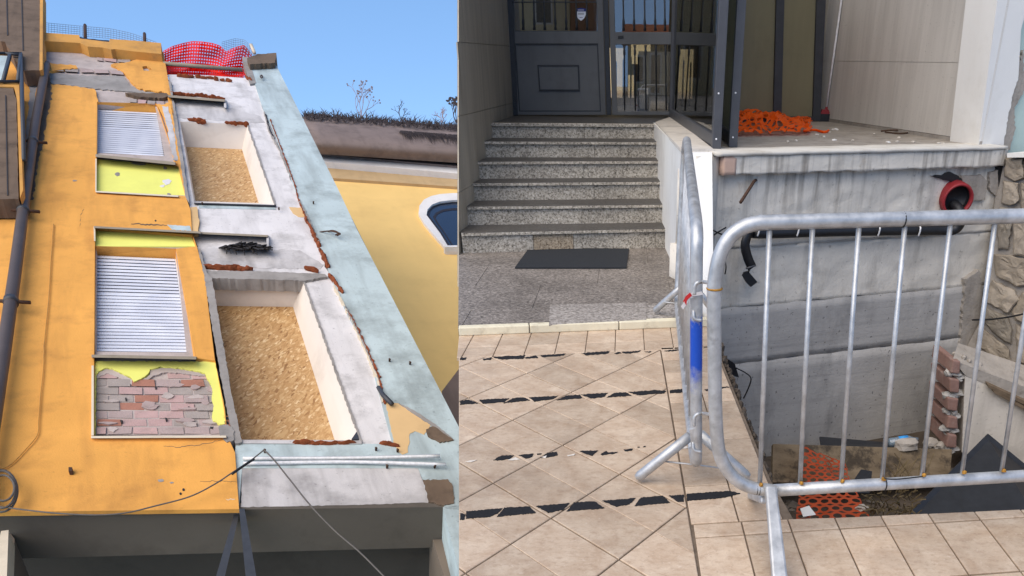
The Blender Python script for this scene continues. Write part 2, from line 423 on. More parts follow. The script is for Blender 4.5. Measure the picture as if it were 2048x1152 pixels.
# --- cornice at the top left
cor = fslab('cornice', [(-290, 38), (86, 65), (158, 70), (160, 77), (218, 84), (220, 78), (268, 81), (322, 86), (323, 108), (270, 103), (230, 98), (222, 99), (205, 95), (175, 93), (160, 86), (110, 83), (86, 82), (-290, 56)], -.3, .16, M['orange_old'], house)
cor['label'] = 'orange cornice with a chunk broken away'
fslab('broken_core', ragged([(159, 77), (219, 82), (222, 96), (205, 97), (176, 95), (160, 86)], .8, 4), -.3, .1, M['cement'], house)
fslab('roofing_felt', ragged([(158, 73), (176, 77), (219, 81), (219, 84), (180, 80), (158, 77)], .5, 4), -.3, .12, M['black'], house)

# --- exposed bricks high on the wall
def brickrow(parent, q, rows, cols, w0, w1, keep, seed, inset=.06, pick=None):
    rr = random.Random(seed)
    for r in range(rows):
        off = (.5 if r % 2 else 0) + rr.uniform(-.08, .08)
        for c in range(-1, cols + 1):
            s0, s1 = (c + off) / cols, (c + 1 + off) / cols
            s0 = max(s0, 0); s1 = min(s1, 1)
            if s1 - s0 < .25 / cols: continue
            t0, t1 = r / rows, (r + 1) / rows
            g = inset / cols * .45; h = inset / rows
            px = [bil(q, s0 + g, t0 + h), bil(q, s1 - g, t0 + h), bil(q, s1 - g, t1 - h), bil(q, s0 + g, t1 - h)]
            cx, cy = bil(q, (s0 + s1) / 2, (t0 + t1) / 2)
            if not keep(cx, cy): continue
            k = rr.random(); mt = BR[0] if k < .34 else BR[1] if k < .64 else BR[2] if k < .96 else BR[3]
            if pick and pick(cx, cy): mt = pick(cx, cy)
            px = [(x + rr.uniform(-1.3, 1.3), y + rr.uniform(-.9, .9)) for x, y in px]
            ww = w1 + rr.uniform(-.010, .012)
            hexa('brick', fps(px, ww), fps(px, w0), mt, parent)
hb = fslab('exposed_masonry', [(60, 97), (275, 108), (345, 207), (190, 200), (60, 170)], -.2, -.052, M['mortar'], house)
brickrow(hb, [(192, 104), (276, 112), (276, 128), (192, 122)], 2, 3, -.06, -.02, lambda x, y: True, 11, .14)
brickrow(hb, [(100, 131), (245, 141), (250, 150), (100, 142)], 1, 5, -.06, -.012, lambda x, y: True, 12, .14)
brickrow(hb, [(258, 196), (330, 202), (330, 211), (258, 206)], 1, 4, -.06, -.008, lambda x, y: True, 13, .14)
fslab('mortar_smear', ragged([(99, 146), (190, 152), (247, 152), (262, 172), (330, 186), (300, 188), (200, 178), (100, 166)], 1.2, 5), -.052, -.03, M['cement'], hb)
fslab('lintel_edge', ragged([(250, 185), (300, 186), (334, 186), (338, 192), (322, 196), (280, 194)], .8, 4), -.05, .02, M['balc'], hb)

# --- window recesses
def recess(parent, outer, inner, d, mat, w0=0.0, d1=None):
    A = fps(outer, w0); B = fps(inner, w0 - d); n = len(A); V = A + B; Fc = []
    c = sum(A, Vector()) / n
    for i in range(n):
        j = (i + 1) % n; f = (i, j, j + n, i + n); p = [V[k] for k in f]
        nn = (p[1] - p[0]).cross(p[2] - p[0])
        Fc.append(f if nn.dot(c - sum(p, Vector()) / 4) > 0 else f[::-1])
    return finish('reveal', V, Fc, mat, parent)
def shutter(q, rows, w, name='roller_shutter'):
    top = fps(q, w); s = slab(name, top, en * -.02, M['slat'], house)
    for r in range(rows):
        t0, t1 = r / rows, (r + .94) / rows
        # the slats higher up stand open, the gaps between them show
        if r < rows * .36: t1 = (r + .72) / rows
        a, b, c, d = bil(q, .004, t0), bil(q, .996, t0), bil(q, .996, t1), bil(q, .004, t1)
        A = [FP(*a, w + .010), FP(*b, w + .010), FP(*c, w + .024), FP(*d, w + .024)]
        B = [FP(*a, w + .001), FP(*b, w + .001), FP(*c, w + .001), FP(*d, w + .001)]
        hexa('slat', A, B, M['slat'], s)
    return s
M['gapdark'] = plain('shutter_gap', (194, 195, 202), .7, .2, 0, .1, 3, FA, 0)
# upper window
recess(house, [(194, 204), (313, 207), (357, 333), (193, 312)], [(195, 220), (314, 226), (330, 317), (193, 310)], .16, M['orange'], -.002)
sh = shutter([(195, 220), (314, 226), (330, 317), (193, 309)], 22, -.15)
sh.data.materials[0] = M['gapdark']; sh['label'] = 'white roller shutter under the exposed lintel'
hexa('guide_rail', fps([(314, 226), (318, 228), (333, 318), (328, 317)], -.13), fps([(314, 226), (318, 228), (333, 318), (328, 317)], -.16), M['steel'], house)
# lower window
recess(house, [(191, 492), (353, 497), (392, 717), (188, 712)], [(191, 511), (350, 518), (376, 711), (190, 709)], .16, M['orange'], -.002)
sh = shutter([(191, 511), (350, 518), (376, 711), (190, 709)], 30, -.15)
sh.data.materials[0] = M['gapdark']; sh['label'] = 'wide white roller shutter above the bare brick panel'
hexa('guide_rail', fps([(350, 518), (352, 518), (378, 711), (375, 711)], -.13), fps([(350, 518), (352, 518), (378, 711), (375, 711)], -.16), M['white_pvc'], house)
# orange pier right of the lower shutter
fslab('orange_pier', [(354, 497), (392, 494), (409, 551), (430, 718), (391, 717)], -.3, -.012, M['orange'], house)
# lime yellow fields
fslab('lime_panel', [(194, 318), (356, 332), (370, 391), (191, 383)], -.2, -.05, M['lime'], house)
fslab('lime_lintel', [(191, 462), (382, 472), (391, 493), (191, 493)], -.2, -.035, M['lime'], house)
ln = fslab('lime_panel', ragged([(188, 722), (430, 723), (452, 826), (455, 848), (440, 849), (436, 845), (427, 842), (423, 833), (428, 812), (424, 800), (424, 775), (417, 760), (410, 747), (398, 743), (360, 736), (320, 733), (300, 738), (296, 748), (282, 757), (268, 763), (262, 754), (240, 745), (225, 737), (212, 735), (198, 742), (192, 748), (191, 800), (190, 868), (187, 868)], .9, 4, rs=21), -.2, -.03, M['lime'], house)
ln['label'] = 'torn lime yellow render framing bare bricks'
fslab('plaster_edge', ragged([(192, 750), (205, 737), (226, 739), (240, 747), (262, 757), (268, 765), (284, 760), (300, 750), (300, 740), (330, 735), (360, 738), (400, 746), (412, 750), (400, 752), (360, 746), (330, 744), (305, 752), (285, 768), (266, 771), (240, 756), (215, 746), (194, 756)], .9, 3, rs=22), -.2, -.045, M['mortar'], house)
bp = fslab('brick_panel', [(190, 738), (436, 742), (453, 870), (190, 870)], -.25, -.066, M['mortar'], house)
bp['label'] = 'bare hollow-brick infill below the shutter'
def pk(x, y):
    for cx, cy in ((377, 766), (313, 796), (248, 810), (202, 842)):
        if abs(x - cx) < 20 and abs(y - cy) < 8: return BR[3]
    return None
brickrow(bp, [(191, 741), (433, 743), (450, 869), (191, 869)], 8, 5, -.09, -.055, lambda x, y: not (y < 752 and (x < 200 or 235 < x < 320)), 31, .07, pk)
rq = random.Random(55)
for k in range(16):
    cx, cy = rq.uniform(205, 425), rq.uniform(768, 862); a, b = rq.uniform(8, 24), rq.uniform(3, 7)
    px = [(cx + a * math.cos(j * .7) * rq.uniform(.5, 1.2), cy + b * math.sin(j * .7) * rq.uniform(.5, 1.2)) for j in range(9)]
    fslab('mortar_smear', px, -.07, -.043 + rq.uniform(-.004, .004), BR[1] if k % 3 else M['mortar'], bp)
for (x, y, w_) in ((240, 842, 5), (250, 797, 3), (309, 775, 4), (376, 815, 3), (420, 855, 7), (330, 838, 4)):
    fslab('open_joint', ragged([(x, y - 2.5), (x + w_, y - 2), (x + w_ * .8, y + 3), (x + 1, y + 2.5)], .6, 2), -.07, -.040, M['cable_dark'], bp)
# broken hollow brick at the corner
hk = fslab('broken_hollow_brick', [(446, 830), (458, 832), (462, 862), (450, 858)], -.2, -.03, BR[3], house)
for k in range(3):
    y0 = 833 + k * 9; fslab('brick_cell', [(449, y0), (457, y0 + 1), (458, y0 + 6), (450, y0 + 5)], -.1, -.026, M['black'], hk)
fslab('cement_lump', ragged([(438, 850), (456, 848), (468, 862), (468, 880), (454, 884), (438, 868)], 1.5, 4), -.1, .01, M['cement'], house)
# sills and drip mouldings
def bar(name, a, b, hpx, w0, w1, mat=None, tilt=0):
    q = [(a[0], a[1]), (b[0], b[1]), (b[0], b[1] + hpx), (a[0], a[1] + hpx)]
    return hexa(name, fps(q, w1), fps(q, w0), mat or M['sill'], house, .006)
bar('sill', (191, 308), (351, 324), 6, -.15, .09)
bar('sill', (183, 709), (393, 713), 6, -.15, .10)
bar('drip_moulding', (188, 452), (402, 463), 4, -.03, .10)
bar('drip_moulding', (402, 464), (536, 470), 4, -.06, .06)
hexa('moulding_return', fps([(187, 453), (190.5, 453), (191, 482), (188, 482)], .05), fps([(187, 453), (190.5, 453), (191, 482), (188, 482)], -.03), M['cream'], house)
bar('moulding_return', (533, 471), (538, 471), 28, -.06, .04, M['bay_dirty'])
bar('drip_moulding', (336, 190), (450, 199), 4.5, -.08, .07)
bar('moulding_return', (448, 200), (453, 201), 15, -.08, .04, M['bay_dirty'])
bar('trim_strip', (191, 381.5), (357, 391), 3, -.05, .03, M['cream'])
hexa('trim_strip', fps([(190.5, 317), (193.5, 317), (193, 382), (190.5, 382)], .02), fps([(190.5, 317), (193.5, 317), (193, 382), (190.5, 382)], -.05), M['cream'], house)
bar('trim_strip', (182, 872), (453, 871), 4.5, -.05, .04, M['cream'])
hexa('trim_strip', fps([(183, 731), (187.5, 731), (187.5, 871), (182.5, 871)], .02), fps([(183, 731), (187.5, 731), (187.5, 871), (182.5, 871)], -.05), M['cream'], house)

# --- stripped white bay in the middle
bayL = [(336, 149), (347, 222), (371, 392), (380, 412), (384, 465), (396, 495), (412, 556), (430, 650), (455, 800), (472, 885)]
bayR = [(785, 888), (765, 812), (746, 740), (724, 680), (696, 630), (667, 567), (650, 533), (638, 490), (625, 456), (598, 400), (577, 348), (549, 268), (528, 223), (511, 171)]
opU = [(360, 243), (494, 249), (549, 409), (388, 404)]
opL = [(424, 556), (605, 560), (720, 881), (470, 881)]
bay = fslab('stripped_bay', ragged(bayL, .7, 8, False, 41) + ragged([(472, 885), (600, 888), (785, 888)], .5, 10, False, 42)[1:-1] + ragged(bayR, 1.2, 6, False, 43) + [(502, 157), (420, 151)],
            -.35, -.06, M['bay'], house, [opU, opL])
bay['label'] = 'white stripped bay between orange wall and pale blue pilaster'
# dirtier render bands within the bay
fslab('render_band', ragged([(346, 208), (452, 214), (520, 232), (530, 244), (497, 246), (430, 240), (350, 236)], 1.2, 6, rs=44), -.07, -.056, M['bay_dirty'], house)
fslab('render_band', ragged([(400, 497), (536, 498), (600, 500), (648, 530), (640, 538), (520, 536), (408, 526)], 1.2, 6, rs=45), -.07, -.055, M['bay_dirty'], house)
fslab('render_patch', ragged([(378, 415), (394, 413), (398, 440), (396, 470), (384, 468), (380, 440)], 1, 5, rs=46), -.07, -.02, M['beige'], house)
fslab('render_patch', ragged([(578, 414), (606, 416), (611, 434), (596, 434), (586, 426)], 1, 4, rs=47), -.07, -.053, M['beige'], house)
fslab('blue_strip', [(396, 407), (548, 412), (552, 419), (398, 416)], -.07, -.054, M['pil'], house)
recess(house, opU, [(372, 294), (484, 299), (517, 406), (391, 402)], .42, M['reveal'], -.06)
recess(house, opL, [(432, 612), (586, 614), (669, 880), (473, 879)], .42, M['reveal'], -.06)
fslab('lintel_band', ragged([(413, 541), (540, 543), (650, 548), (655, 553), (610, 561), (424, 556), (415, 551)], .8, 5, rs=48), -.2, -.02, M['cement'], house)
ob = fslab('osb_board', [(368, 290), (490, 295), (524, 408), (386, 405)], -.50, -.478, M['osb'])
T(ob, 'strand board closing the smaller upper opening of the white bay', 'board', 'strand boards in the openings')
ob = fslab('osb_board', [(428, 606), (592, 608), (678, 884), (468, 884)], -.50, -.478, M['osb'])
T(ob, 'tall strand board closing the larger lower opening of the white bay', 'board', 'strand boards in the openings')
# cement edge strips (old joints of the removed balconies)
fslab('cement_joint', ragged([(394, 494), (400, 497), (414, 545), (424, 556), (440, 650), (462, 780), (484, 885), (470, 886), (456, 830), (440, 745), (424, 650), (411, 570), (404, 530)], 1.1, 5, rs=51), -.1, .0, M['cement'], house)
fslab('cement_joint', ragged([(334, 160), (342, 164), (350, 215), (364, 300), (378, 405), (371, 394), (358, 310), (344, 222)], 1, 5, rs=52), -.1, .0, M['cement'], house)
fslab('cement_joint', [(346, 232), (352, 232), (378, 400), (372, 396)], -.1, -.02, M['bay_dirty'], house)
fslab('edge_crust', ragged([(494, 249), (497, 249), (552, 409), (549, 409)], .7, 4, rs=53), -.1, -.045, M['cement'], house)
fslab('edge_crust', ragged([(605, 560), (609, 560), (724, 881), (720, 881)], .8, 4, rs=54), -.1, -.045, M['cement'], house)
fslab('corner_gusset', [(718, 878), (703, 878), (714, 862)], -.2, -.058, M['steel'], house)
bar('lower_ledge', (388, 405), (552, 410), 2.5, -.1, -.03, M['cable_dark'])
bar('lower_ledge', (474, 880), (724, 881), 7, -.1, -.02, M['bay_dirty'])
def torn(pts, wa, wb, step, seed, mat, w0=-.06, w1=-.02, name='torn_layer', skip=.0):
    """irregular strip of broken render following a line"""
    rr = random.Random(seed); L = ragged(pts, 0, step, False); A = []; B = []
    for i, p in enumerate(L):
        k = .5 + .5 * noise.noise(Vector((i * .45, seed, 0))) + rr.uniform(-.25, .25); k = max(.08, k)
        d = rr.uniform(-.6, .6); A.append((p[0] - wa * k + d, p[1] + rr.uniform(-.8, .8))); B.append((p[0] + wb * max(.08, k + rr.uniform(-.3, .3)) + d, p[1] + rr.uniform(-.8, .8)))
    return fslab(name, A + B[::-1], w0, w1, M[mat], house)
def crumbs(pts, size, n, seed, name='broken_terracotta', mat='rust', w=-.03, dep=.05):
    rr = random.Random(seed); G = []
    L = ragged(pts, 0, max(1.0, sum(math.dist(pts[i], pts[i + 1]) for i in range(len(pts) - 1)) / n), False)
    for i, p in enumerate(L):
        if n > 12 and rr.random() < .35: continue
        ux = (FP(p[0] + 1, p[1]) - FP(*p)).length
        a = eu; b = ev.lerp(eu, 0).normalized()
        d = (FP(L[min(i + 1, len(L) - 1)][0], L[min(i + 1, len(L) - 1)][1]) - FP(L[max(i - 1, 0)][0], L[max(i - 1, 0)][1])).normalized()
        c = FP(p[0] + rr.uniform(-.8, .8), p[1] + rr.uniform(-.8, .8), w)
        perp = en.cross(d)
        G.append(rock_geo(c, (ux * size * rr.uniform(.8, 2.6) + .02, ux * size * rr.uniform(.4, 1.0), dep * rr.uniform(.6, 1.3)), (d, perp, en), seed + i, 2, .35))
    V, Fc = merge(G); return T(finish(name, V, Fc, M[mat], house, False), None, None, kind='stuff')
crumbs([(360, 151), (420, 156), (458, 161)], 3.2, 9, 60)
crumbs([(346, 187), (392, 191)], 2.8, 6, 61)
crumbs([(396, 191), (444, 197)], 2.4, 6, 62)
crumbs([(384, 240), (407, 243)], 3, 4, 63)
crumbs([(455, 245), (492, 248)], 2.4, 5, 64)
crumbs([(416, 534), (498, 538)], 5.2, 10, 65)
crumbs([(616, 537), (629, 540)], 5, 3, 66)
crumbs([(613, 440), (626, 463)], 4, 5, 67)
crumbs([(628, 470), (641, 500), (656, 531)], 5.5, 8, 68)
crumbs([(660, 553), (672, 567), (682, 581)], 5.5, 5, 69)
pass
pass
crumbs([(600, 887), (650, 888), (698, 887)], 5.0, 11, 72)
crumbs([(772, 889), (786, 891)], 5.5, 3, 73)
crumbs([(492, 154), (500, 160)], 3.5, 3, 74)
pass
pass

torn([(694, 620), (712, 652), (738, 706), (757, 752), (769, 806)], 2, 5, 3, 70, 'rust', -.06, -.012)
torn([(668, 570), (700, 630), (728, 690), (756, 760), (766, 804)], 5, 2, 4, 76, 'cream', -.07, -.02)
torn([(690, 612), (714, 660), (745, 728)], 1, 3, 3, 77, 'cement', -.06, -.008)
torn([(540, 238), (556, 280), (575, 330), (590, 372), (597, 398), (612, 436)], 1, 3, 2.5, 71, 'rust', -.06, -.014)
torn([(528, 222), (540, 262), (560, 300), (582, 352)], 3, 2, 3, 72, 'cement', -.06, -.016)
torn([(530, 228), (540, 262), (546, 272)], 1, 4, 2.5, 75, 'cable_dark', -.06, -.010)
torn([(600, 402), (612, 425), (625, 452), (640, 488)], 3, 2, 3, 78, 'cement', -.06, -.014)
# --- pale blue pilaster on the right
pil_px = [(498, 128), (551, 127), (677, 380), (714, 459), (857, 736), (925, 868), (925, 1020), (893, 1018), (886, 1010), (858, 1003), (846, 960), (836, 936), (484, 936), (478, 1016), (470, 905), (472, 885), (785, 888), (765, 812), (746, 740), (724, 680), (696, 630), (667, 567), (638, 490), (598, 400), (549, 268), (528, 223), (511, 171)]
pil = fslab('pale_blue_pilaster', pil_px, -.4, -.03, M['pil'], house)
pil['label'] = 'pale blue pilaster with rust streaks and a torn beige patch'
fslab('pilaster_cap', ragged([(494, 116), (515, 108), (552, 106), (553, 109), (550, 126), (520, 127), (499, 129)], .8, 4, rs=81), -.5, .1, M['balc'], house)
fslab('cap_side', [(484, 115), (496, 113), (512, 166), (500, 168)], -.35, -.02, M['cement'], house)
fslab('undercoat_patch', ragged([(771, 802), (797, 806), (830, 825), (863, 845), (848, 869), (830, 862), (820, 867), (816, 904), (806, 908), (793, 900), (786, 878), (779, 846)], 1.3, 5, rs=82), -.05, -.026, M['beige'], house)
fslab('torn_edge', ragged([(797, 806), (830, 822), (866, 845), (905, 876), (895, 880), (862, 850), (828, 828)], .8, 5, rs=83), -.05, -.018, M['cement'], house)
fslab('torn_edge', ragged([(852, 858), (868, 852), (890, 868), (908, 880), (880, 884), (856, 872)], 1, 4, rs=84), -.05, -.014, M['balc'], house)
fslab('broken_beam_end', ragged([(846, 960), (896, 958), (906, 972), (908, 1006), (888, 1011), (858, 1003)], 1.4, 5, rs=85), -.3, -.02, M['balc'], house)
fslab('beam_face', ragged([(484, 936), (836, 936), (846, 962), (860, 998), (856, 1005), (700, 1010), (482, 1014)], .8, 8, rs=86), -.35, -.034, M['bay_dirty'], house)
for a, b in (((700, 1009), (858, 1004)),):
    pass
# anchor bolts and hooks
for i, (x, y) in enumerate(((779, 723), (820, 729), (752, 901), (869, 936), (774, 936), (530, 905), (405, 410), (558, 420), (627, 408), (795, 904))):
    d = FP(x, y, -.03); tube('anchor_bolt', [d, d + en * .04, d + en * .05 - ev * .03], .013, M['rebar'], house, 6)
for i, (x, y, dx) in enumerate(((640, 464, 40), (655, 463, 22))):
    tube('bent_rebar', bez([FP(x, y, -.03), FP(x + dx * .5, y - 2, .04), FP(x + dx, y + 3, .07), FP(x + dx - 6, y + 7, .03)], 5), .012, M['rebar'], house, 5)
tube('hook_ring', bez([FP(523, 150, -.02), FP(520.5, 153, .03), FP(523, 156, .04), FP(525.5, 153, .03), FP(523, 150, .01)], 4), .012, M['rebar'], house, 5)
tube('torn_conduit', [FP(757, 775, .0), FP(766, 790, .03), FP(784, 808, .03)], .03, M['steel'], house, 6)
# drain smudges stay as material; white strips nailed on
for a, b, c in (((486, 917), (700, 916), (880, 912)), ((487, 927), (700, 924), (892, 929))):
    pts = bez([FP(*a, .0), FP(*b, .0), FP(*c, .03)], 8)
    t = tube('conduit_strip', pts, .022, M['white_pvc'], None, 4)
    T(t, 'white conduit strip, %s of two, nailed under the lower opening' % ('upper' if a[1] < 920 else 'lower'), 'conduit', 'white conduit strips')

# --- porch under the house
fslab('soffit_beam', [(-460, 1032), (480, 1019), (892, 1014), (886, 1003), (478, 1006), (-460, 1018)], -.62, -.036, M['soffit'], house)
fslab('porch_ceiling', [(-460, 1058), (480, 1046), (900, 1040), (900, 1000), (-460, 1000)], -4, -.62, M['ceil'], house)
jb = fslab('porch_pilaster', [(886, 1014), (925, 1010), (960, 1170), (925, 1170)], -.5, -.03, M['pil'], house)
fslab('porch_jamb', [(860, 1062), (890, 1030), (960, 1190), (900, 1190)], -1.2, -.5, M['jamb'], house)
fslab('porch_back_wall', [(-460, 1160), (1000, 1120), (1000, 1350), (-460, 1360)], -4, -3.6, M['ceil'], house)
fslab('porch_pillar', [(2, 1062), (17, 1060), (12, 1200), (-30, 1200)], -.3, -.1, M['cream'], house)
fslab('porch_pillar_side', [(17, 1060), (29, 1078), (26, 1200), (12, 1200)], -.9, -.3, M['jamb'], house)

br = empty('steel_brace', FP(490, 1150, -.1)); T(br, 'dark blue steel brace standing under the orange corner', 'brace')
hexa('upright', fps([(478, 1017), (489, 1017), (514, 1160), (492, 1160)], .03), fps([(478, 1017), (489, 1017), (514, 1160), (492, 1160)], -.06), M['steel'], br)
hexa('diagonal', fps([(470, 1022), (480, 1022), (448, 1160), (430, 1160)], -.1), fps([(470, 1022), (480, 1022), (448, 1160), (430, 1160)], -.2), M['steel'], br)
# --- drain pipe
dp = empty('drain_pipe', FP(-10, 800, .1)); T(dp, 'grey drainpipe running down the orange wall beside the balconies', 'pipe')
pp = [FP(93, 128, .0), FP(91.5, 134, .14), FP(72, 240, .14), (FP(50, 390, .14)), FP(30, 545, .14), FP(5, 720, .14), FP(-20, 880, .14), FP(-44, 1020, .14)]
tube('pipe_run', pp, [.068] * 8, M['pipe'], dp, 12)
for x, y in ((46.5, 421), (22, 603), (66, 283)):
    c = FP(x, y, .14); d = (pp[3] - pp[4]).normalized()
    tube('clamp', [c - d * .05, c + d * .05], .08, M['steel'], dp, 12)
    tube('clamp_screw', [c - eu * .2, c + eu * .2], .025, M['rebar'], dp, 6)
# dark damp stain strip behind the pipe is a strip of bare cement
fslab('damp_strip', ragged([(78, 145), (100, 150), (104, 190), (92, 250), (78, 320), (66, 400), (58, 400), (68, 300), (78, 190)], 3, 4, rs=91), -.01, .004, M['balc'], house)
fslab('damp_strip', ragged([(60, 165), (76, 165), (62, 260), (50, 360), (42, 470), (28, 560), (20, 560), (34, 440), (46, 330)], 2.5, 8, rs=92), -.01, .003, M['cement'], house)

# --- neighbour's balconies at the left edge
def balcony(name, label, px, w0, w1, ribs):
    b = empty(name, FP(px[0][0], px[0][1], w0)); T(b, label, 'balcony', 'balconies at the left edge')
    fslab('slab', ragged(px, .8, 8, rs=int(px[0][1])), w0, w1, M['balc'], b)
    for r in ribs: fslab('joint', [(r[0], r[1]), (r[0] + 2, r[1]), (r[2] + 2, r[3]), (r[2], r[3])], w1 - .01, w1 + .012, M['cable_dark'], b)
    return b
b1 = balcony('balcony', 'brown concrete balcony underside at the top left corner', [(-190, -20), (80, -20), (79, 141), (48, 141), (30, 120), (10, 84), (-190, 30)], .02, .3, [(42, -10, 45, 100), (12, -10, 14, 70)])
fslab('edge_trim', [(80, -20), (86, -20), (85, 139), (79, 141)], .02, .31, M['orange_old'], b1)
b2 = balcony('balcony', 'second brown balcony, lower on the left edge', [(-220, 166), (26, 176), (33, 200), (37, 398), (-260, 398)], .02, .3, [(10, 190, 14, 390)])
fslab('edge_trim', [(-220, 156), (38, 165), (46, 380), (40, 396), (34, 200), (28, 174), (-220, 166)], .02, .32, M['orange_old'], b2)
rl = empty('balcony_railing', FP(0, 165, .3)); T(rl, 'dark steel balcony railing frame at the left edge', 'railing')
for n_, a, b in (('top_bar', (-180, 105), (42, 107)), ('corner_post', (42, 107), (36, 162)), ('slanting_bar', (20, 110), (6, 163)), ('bottom_bar', (-180, 163), (38, 163)), ('long_post', (42, 107), (48, 320)), ('outer_bar', (5, 106), (40, 110))):
    tube(n_, [FP(*a, .36), FP(*b, .36)], .035, M['steel'], rl, 4)
slab('infill_pane', fps([(-20, 110), (18, 112), (5, 160), (-20, 160)], .34), en * -.02, M['pil'], rl)

# --- nets, fences and growth on the roof
def holes_geo(surf, nu, nv, rx, ry, seg=8):
    """perforated sheet: surf(s, t) -> point; every cell a ring round an oval hole"""
    V = []; Fc = []
    ring = [(math.cos(2 * math.pi * k / seg), math.sin(2 * math.pi * k / seg)) for k in range(seg)]
    for i in range(nu):
        for j in range(nv):
            b = len(V)
            for x, y in ring:
                m_ = max(abs(x), abs(y)); V.append(surf((i + .5 + .5 * x / m_) / nu, (j + .5 + .5 * y / m_) / nv))
            for x, y in ring: V.append(surf((i + .5 + rx * x) / nu, (j + .5 + ry * y) / nv))
            for k in range(seg):
                a = b + k; c = b + (k + 1) % seg; Fc.append((a, c, c + seg, a + seg))
    return V, Fc
def curve_y(P, x):
    for (a, b), (c, d) in zip(P, P[1:]):
        if x <= c: return b + (d - b) * max(0, (x - a)) / (c - a)
    return P[-1][1]
nt_top = [(326, 102), (345, 92), (366, 86), (385, 82), (405, 83), (425, 86), (440, 91), (452, 103), (462, 98), (475, 93), (488, 90), (496, 98), (504, 109)]
def net_surf(s, t):
    x = 326 + 178 * s; y0 = curve_y(nt_top, x); y1 = 150 + 8 * s - (40 * max(0, s - .9))
    x2 = x - 14 * t * s
    return FP(x2, y0 + (y1 - y0) * t, -.25 + .22 * math.sin(s * 17 + t * 3) * (1 - t) + .10 * math.sin(t * 9 + s * 5))
V, Fc = holes_geo(net_surf, 34, 11, .27, .22, 8)
n1 = finish('safety_net', V, Fc, M['net_red'])
T(n1, 'bright red plastic safety net bulging over the roof edge', 'safety net')
def net_fold(s, t):
    x = 329 + 158 * s; return FP(x, 128 + 11 * s + t * (25 - 4 * s) - 30 * 0, -.42 + .1 * math.sin(s * 23 + t * 4))
V, Fc = holes_geo(net_fold, 34, 5, .27, .20, 8)
n2 = finish('safety_net', V, Fc, M['net_red']); T(n2, 'second layer of red net folded behind the roof rail', 'safety net')
rr_ = tube('roof_rail', [FP(327, 127, -.02), FP(485, 140, -.02)], .045, M['sill'], None, 6); T(rr_, 'weathered timber rail in front of the red net', 'rail')
M['wire'] = plain('zinc_wire', (138, 140, 142), .5, .4)
def wires(name, top, x0, x1, dn, nx, ny, w, label):
    G = []
    for j in range(ny + 1):
        G.append(tube_geo([FP(x0 + (x1 - x0) * k / 16, curve_y(top, x0 + (x1 - x0) * k / 16) + dn * j / ny, w) for k in range(17)], .0045, 3, False))
    for i in range(nx + 1):
        x = x0 + (x1 - x0) * i / nx; y = curve_y(top, x); G.append(tube_geo([FP(x, y, w), FP(x, y + dn, w)], .004, 3, False))
    V, Fc = merge(G); return T(finish(name, V, Fc, M['wire']), label, 'wire mesh')
wires('wire_mesh', [(86, 45), (150, 51), (220, 57), (262, 66), (312, 84)], 86, 312, 20, 40, 5, -.1, 'thin wire mesh fence along the orange roof edge')
wires('wire_mesh', [(444, 84), (470, 77), (490, 80), (508, 98)], 444, 508, 18, 14, 5, -.3, 'curled wire mesh beside the red net')
for (x, y, y1, lb) in ((170, 50, 76, 'taller rusty rod holding the wire mesh'), (289, 67, 84, 'shorter rusty rod holding the wire mesh')):
    T(tube('steel_rod', [FP(x, y, -.05), FP(x + .5, y1, -.05)], .035, M['rebar'], None, 6), lb, 'rod', 'rods on the roof edge')
T(tube('timber_stick', [FP(502, 90, -.1), FP(509, 106, -.1)], .05, M['cream'], None, 4), 'short pale stick poking up beside the pilaster cap', 'stick')

# ================================================================== yellow villa behind
VW = -5.6
villa = empty('villa', FP(860, 830, VW)); T(villa, 'yellow house with a rounded roof planter and an arched window', 'house')
arch_o = [(889, 494), (866, 468), (848, 446), (837, 427), (839, 411), (848, 399), (862, 392), (880, 388), (905, 386), (935, 386), (945, 494)]
arch_i = [(897, 494), (880, 466), (862, 442), (853, 430), (855, 419), (864, 409), (880, 403), (905, 400), (935, 400), (945, 494)]
fslab('wall', [(560, 345), (640, 352), (1150, 386), (1150, 960), (560, 960)], VW - 3, VW, M['villa'], villa, [arch_o[:-1] + [(945, 500)]] if False else [])
def fring(name, outer, inner, w0, w1, mat, parent):
    loops = fps(outer, w1) + fps(inner[::-1], w1); return slab(name, loops, en * (w0 - w1), mat, parent)
win = fring('arched_window', arch_o[:-1] + [(945, 386)][:0], arch_i[:-1], VW - .05, VW + .10, M['villa_white'], villa)
M['villa_glass'] = plain('dark_blue_pane', (30, 38, 54), .06, .7, 0, .1, 2, FA, 0)
M['frame_dark'] = plain('dark_brown_frame', (40, 32, 30), .4, .4, 0, .1, 8, FA)
fslab('pane', arch_i, VW - .02, VW + .01, M['villa_glass'], win)
arch_m = [(904, 494), (880, 456), (868, 440), (866, 432), (872, 424), (884, 419), (905, 416), (935, 416)]
fring('frame', arch_i[:-1], [(902, 494), (884, 465), (866, 441), (858, 431), (861, 421), (868, 413), (882, 408), (905, 405), (935, 405)], VW, VW + .03, M['frame_dark'], win)
fring('inner_frame', [(906, 494), (888, 466), (872, 444), (866, 433), (872, 425), (885, 419), (905, 416), (935, 416)], [(909, 494), (890, 465), (876, 445), (871, 435), (876, 428), (887, 423), (905, 420), (935, 420)], VW, VW + .02, M['frame_dark'], win)
for k in range(3): fslab('window_sill', [(888 + k, 491 + k * 4), (940, 490 + k * 4), (940, 494 + k * 4), (890 + k * 2, 494 + k * 4)], VW, VW + .24 - k * .06, M['villa_white'], win)
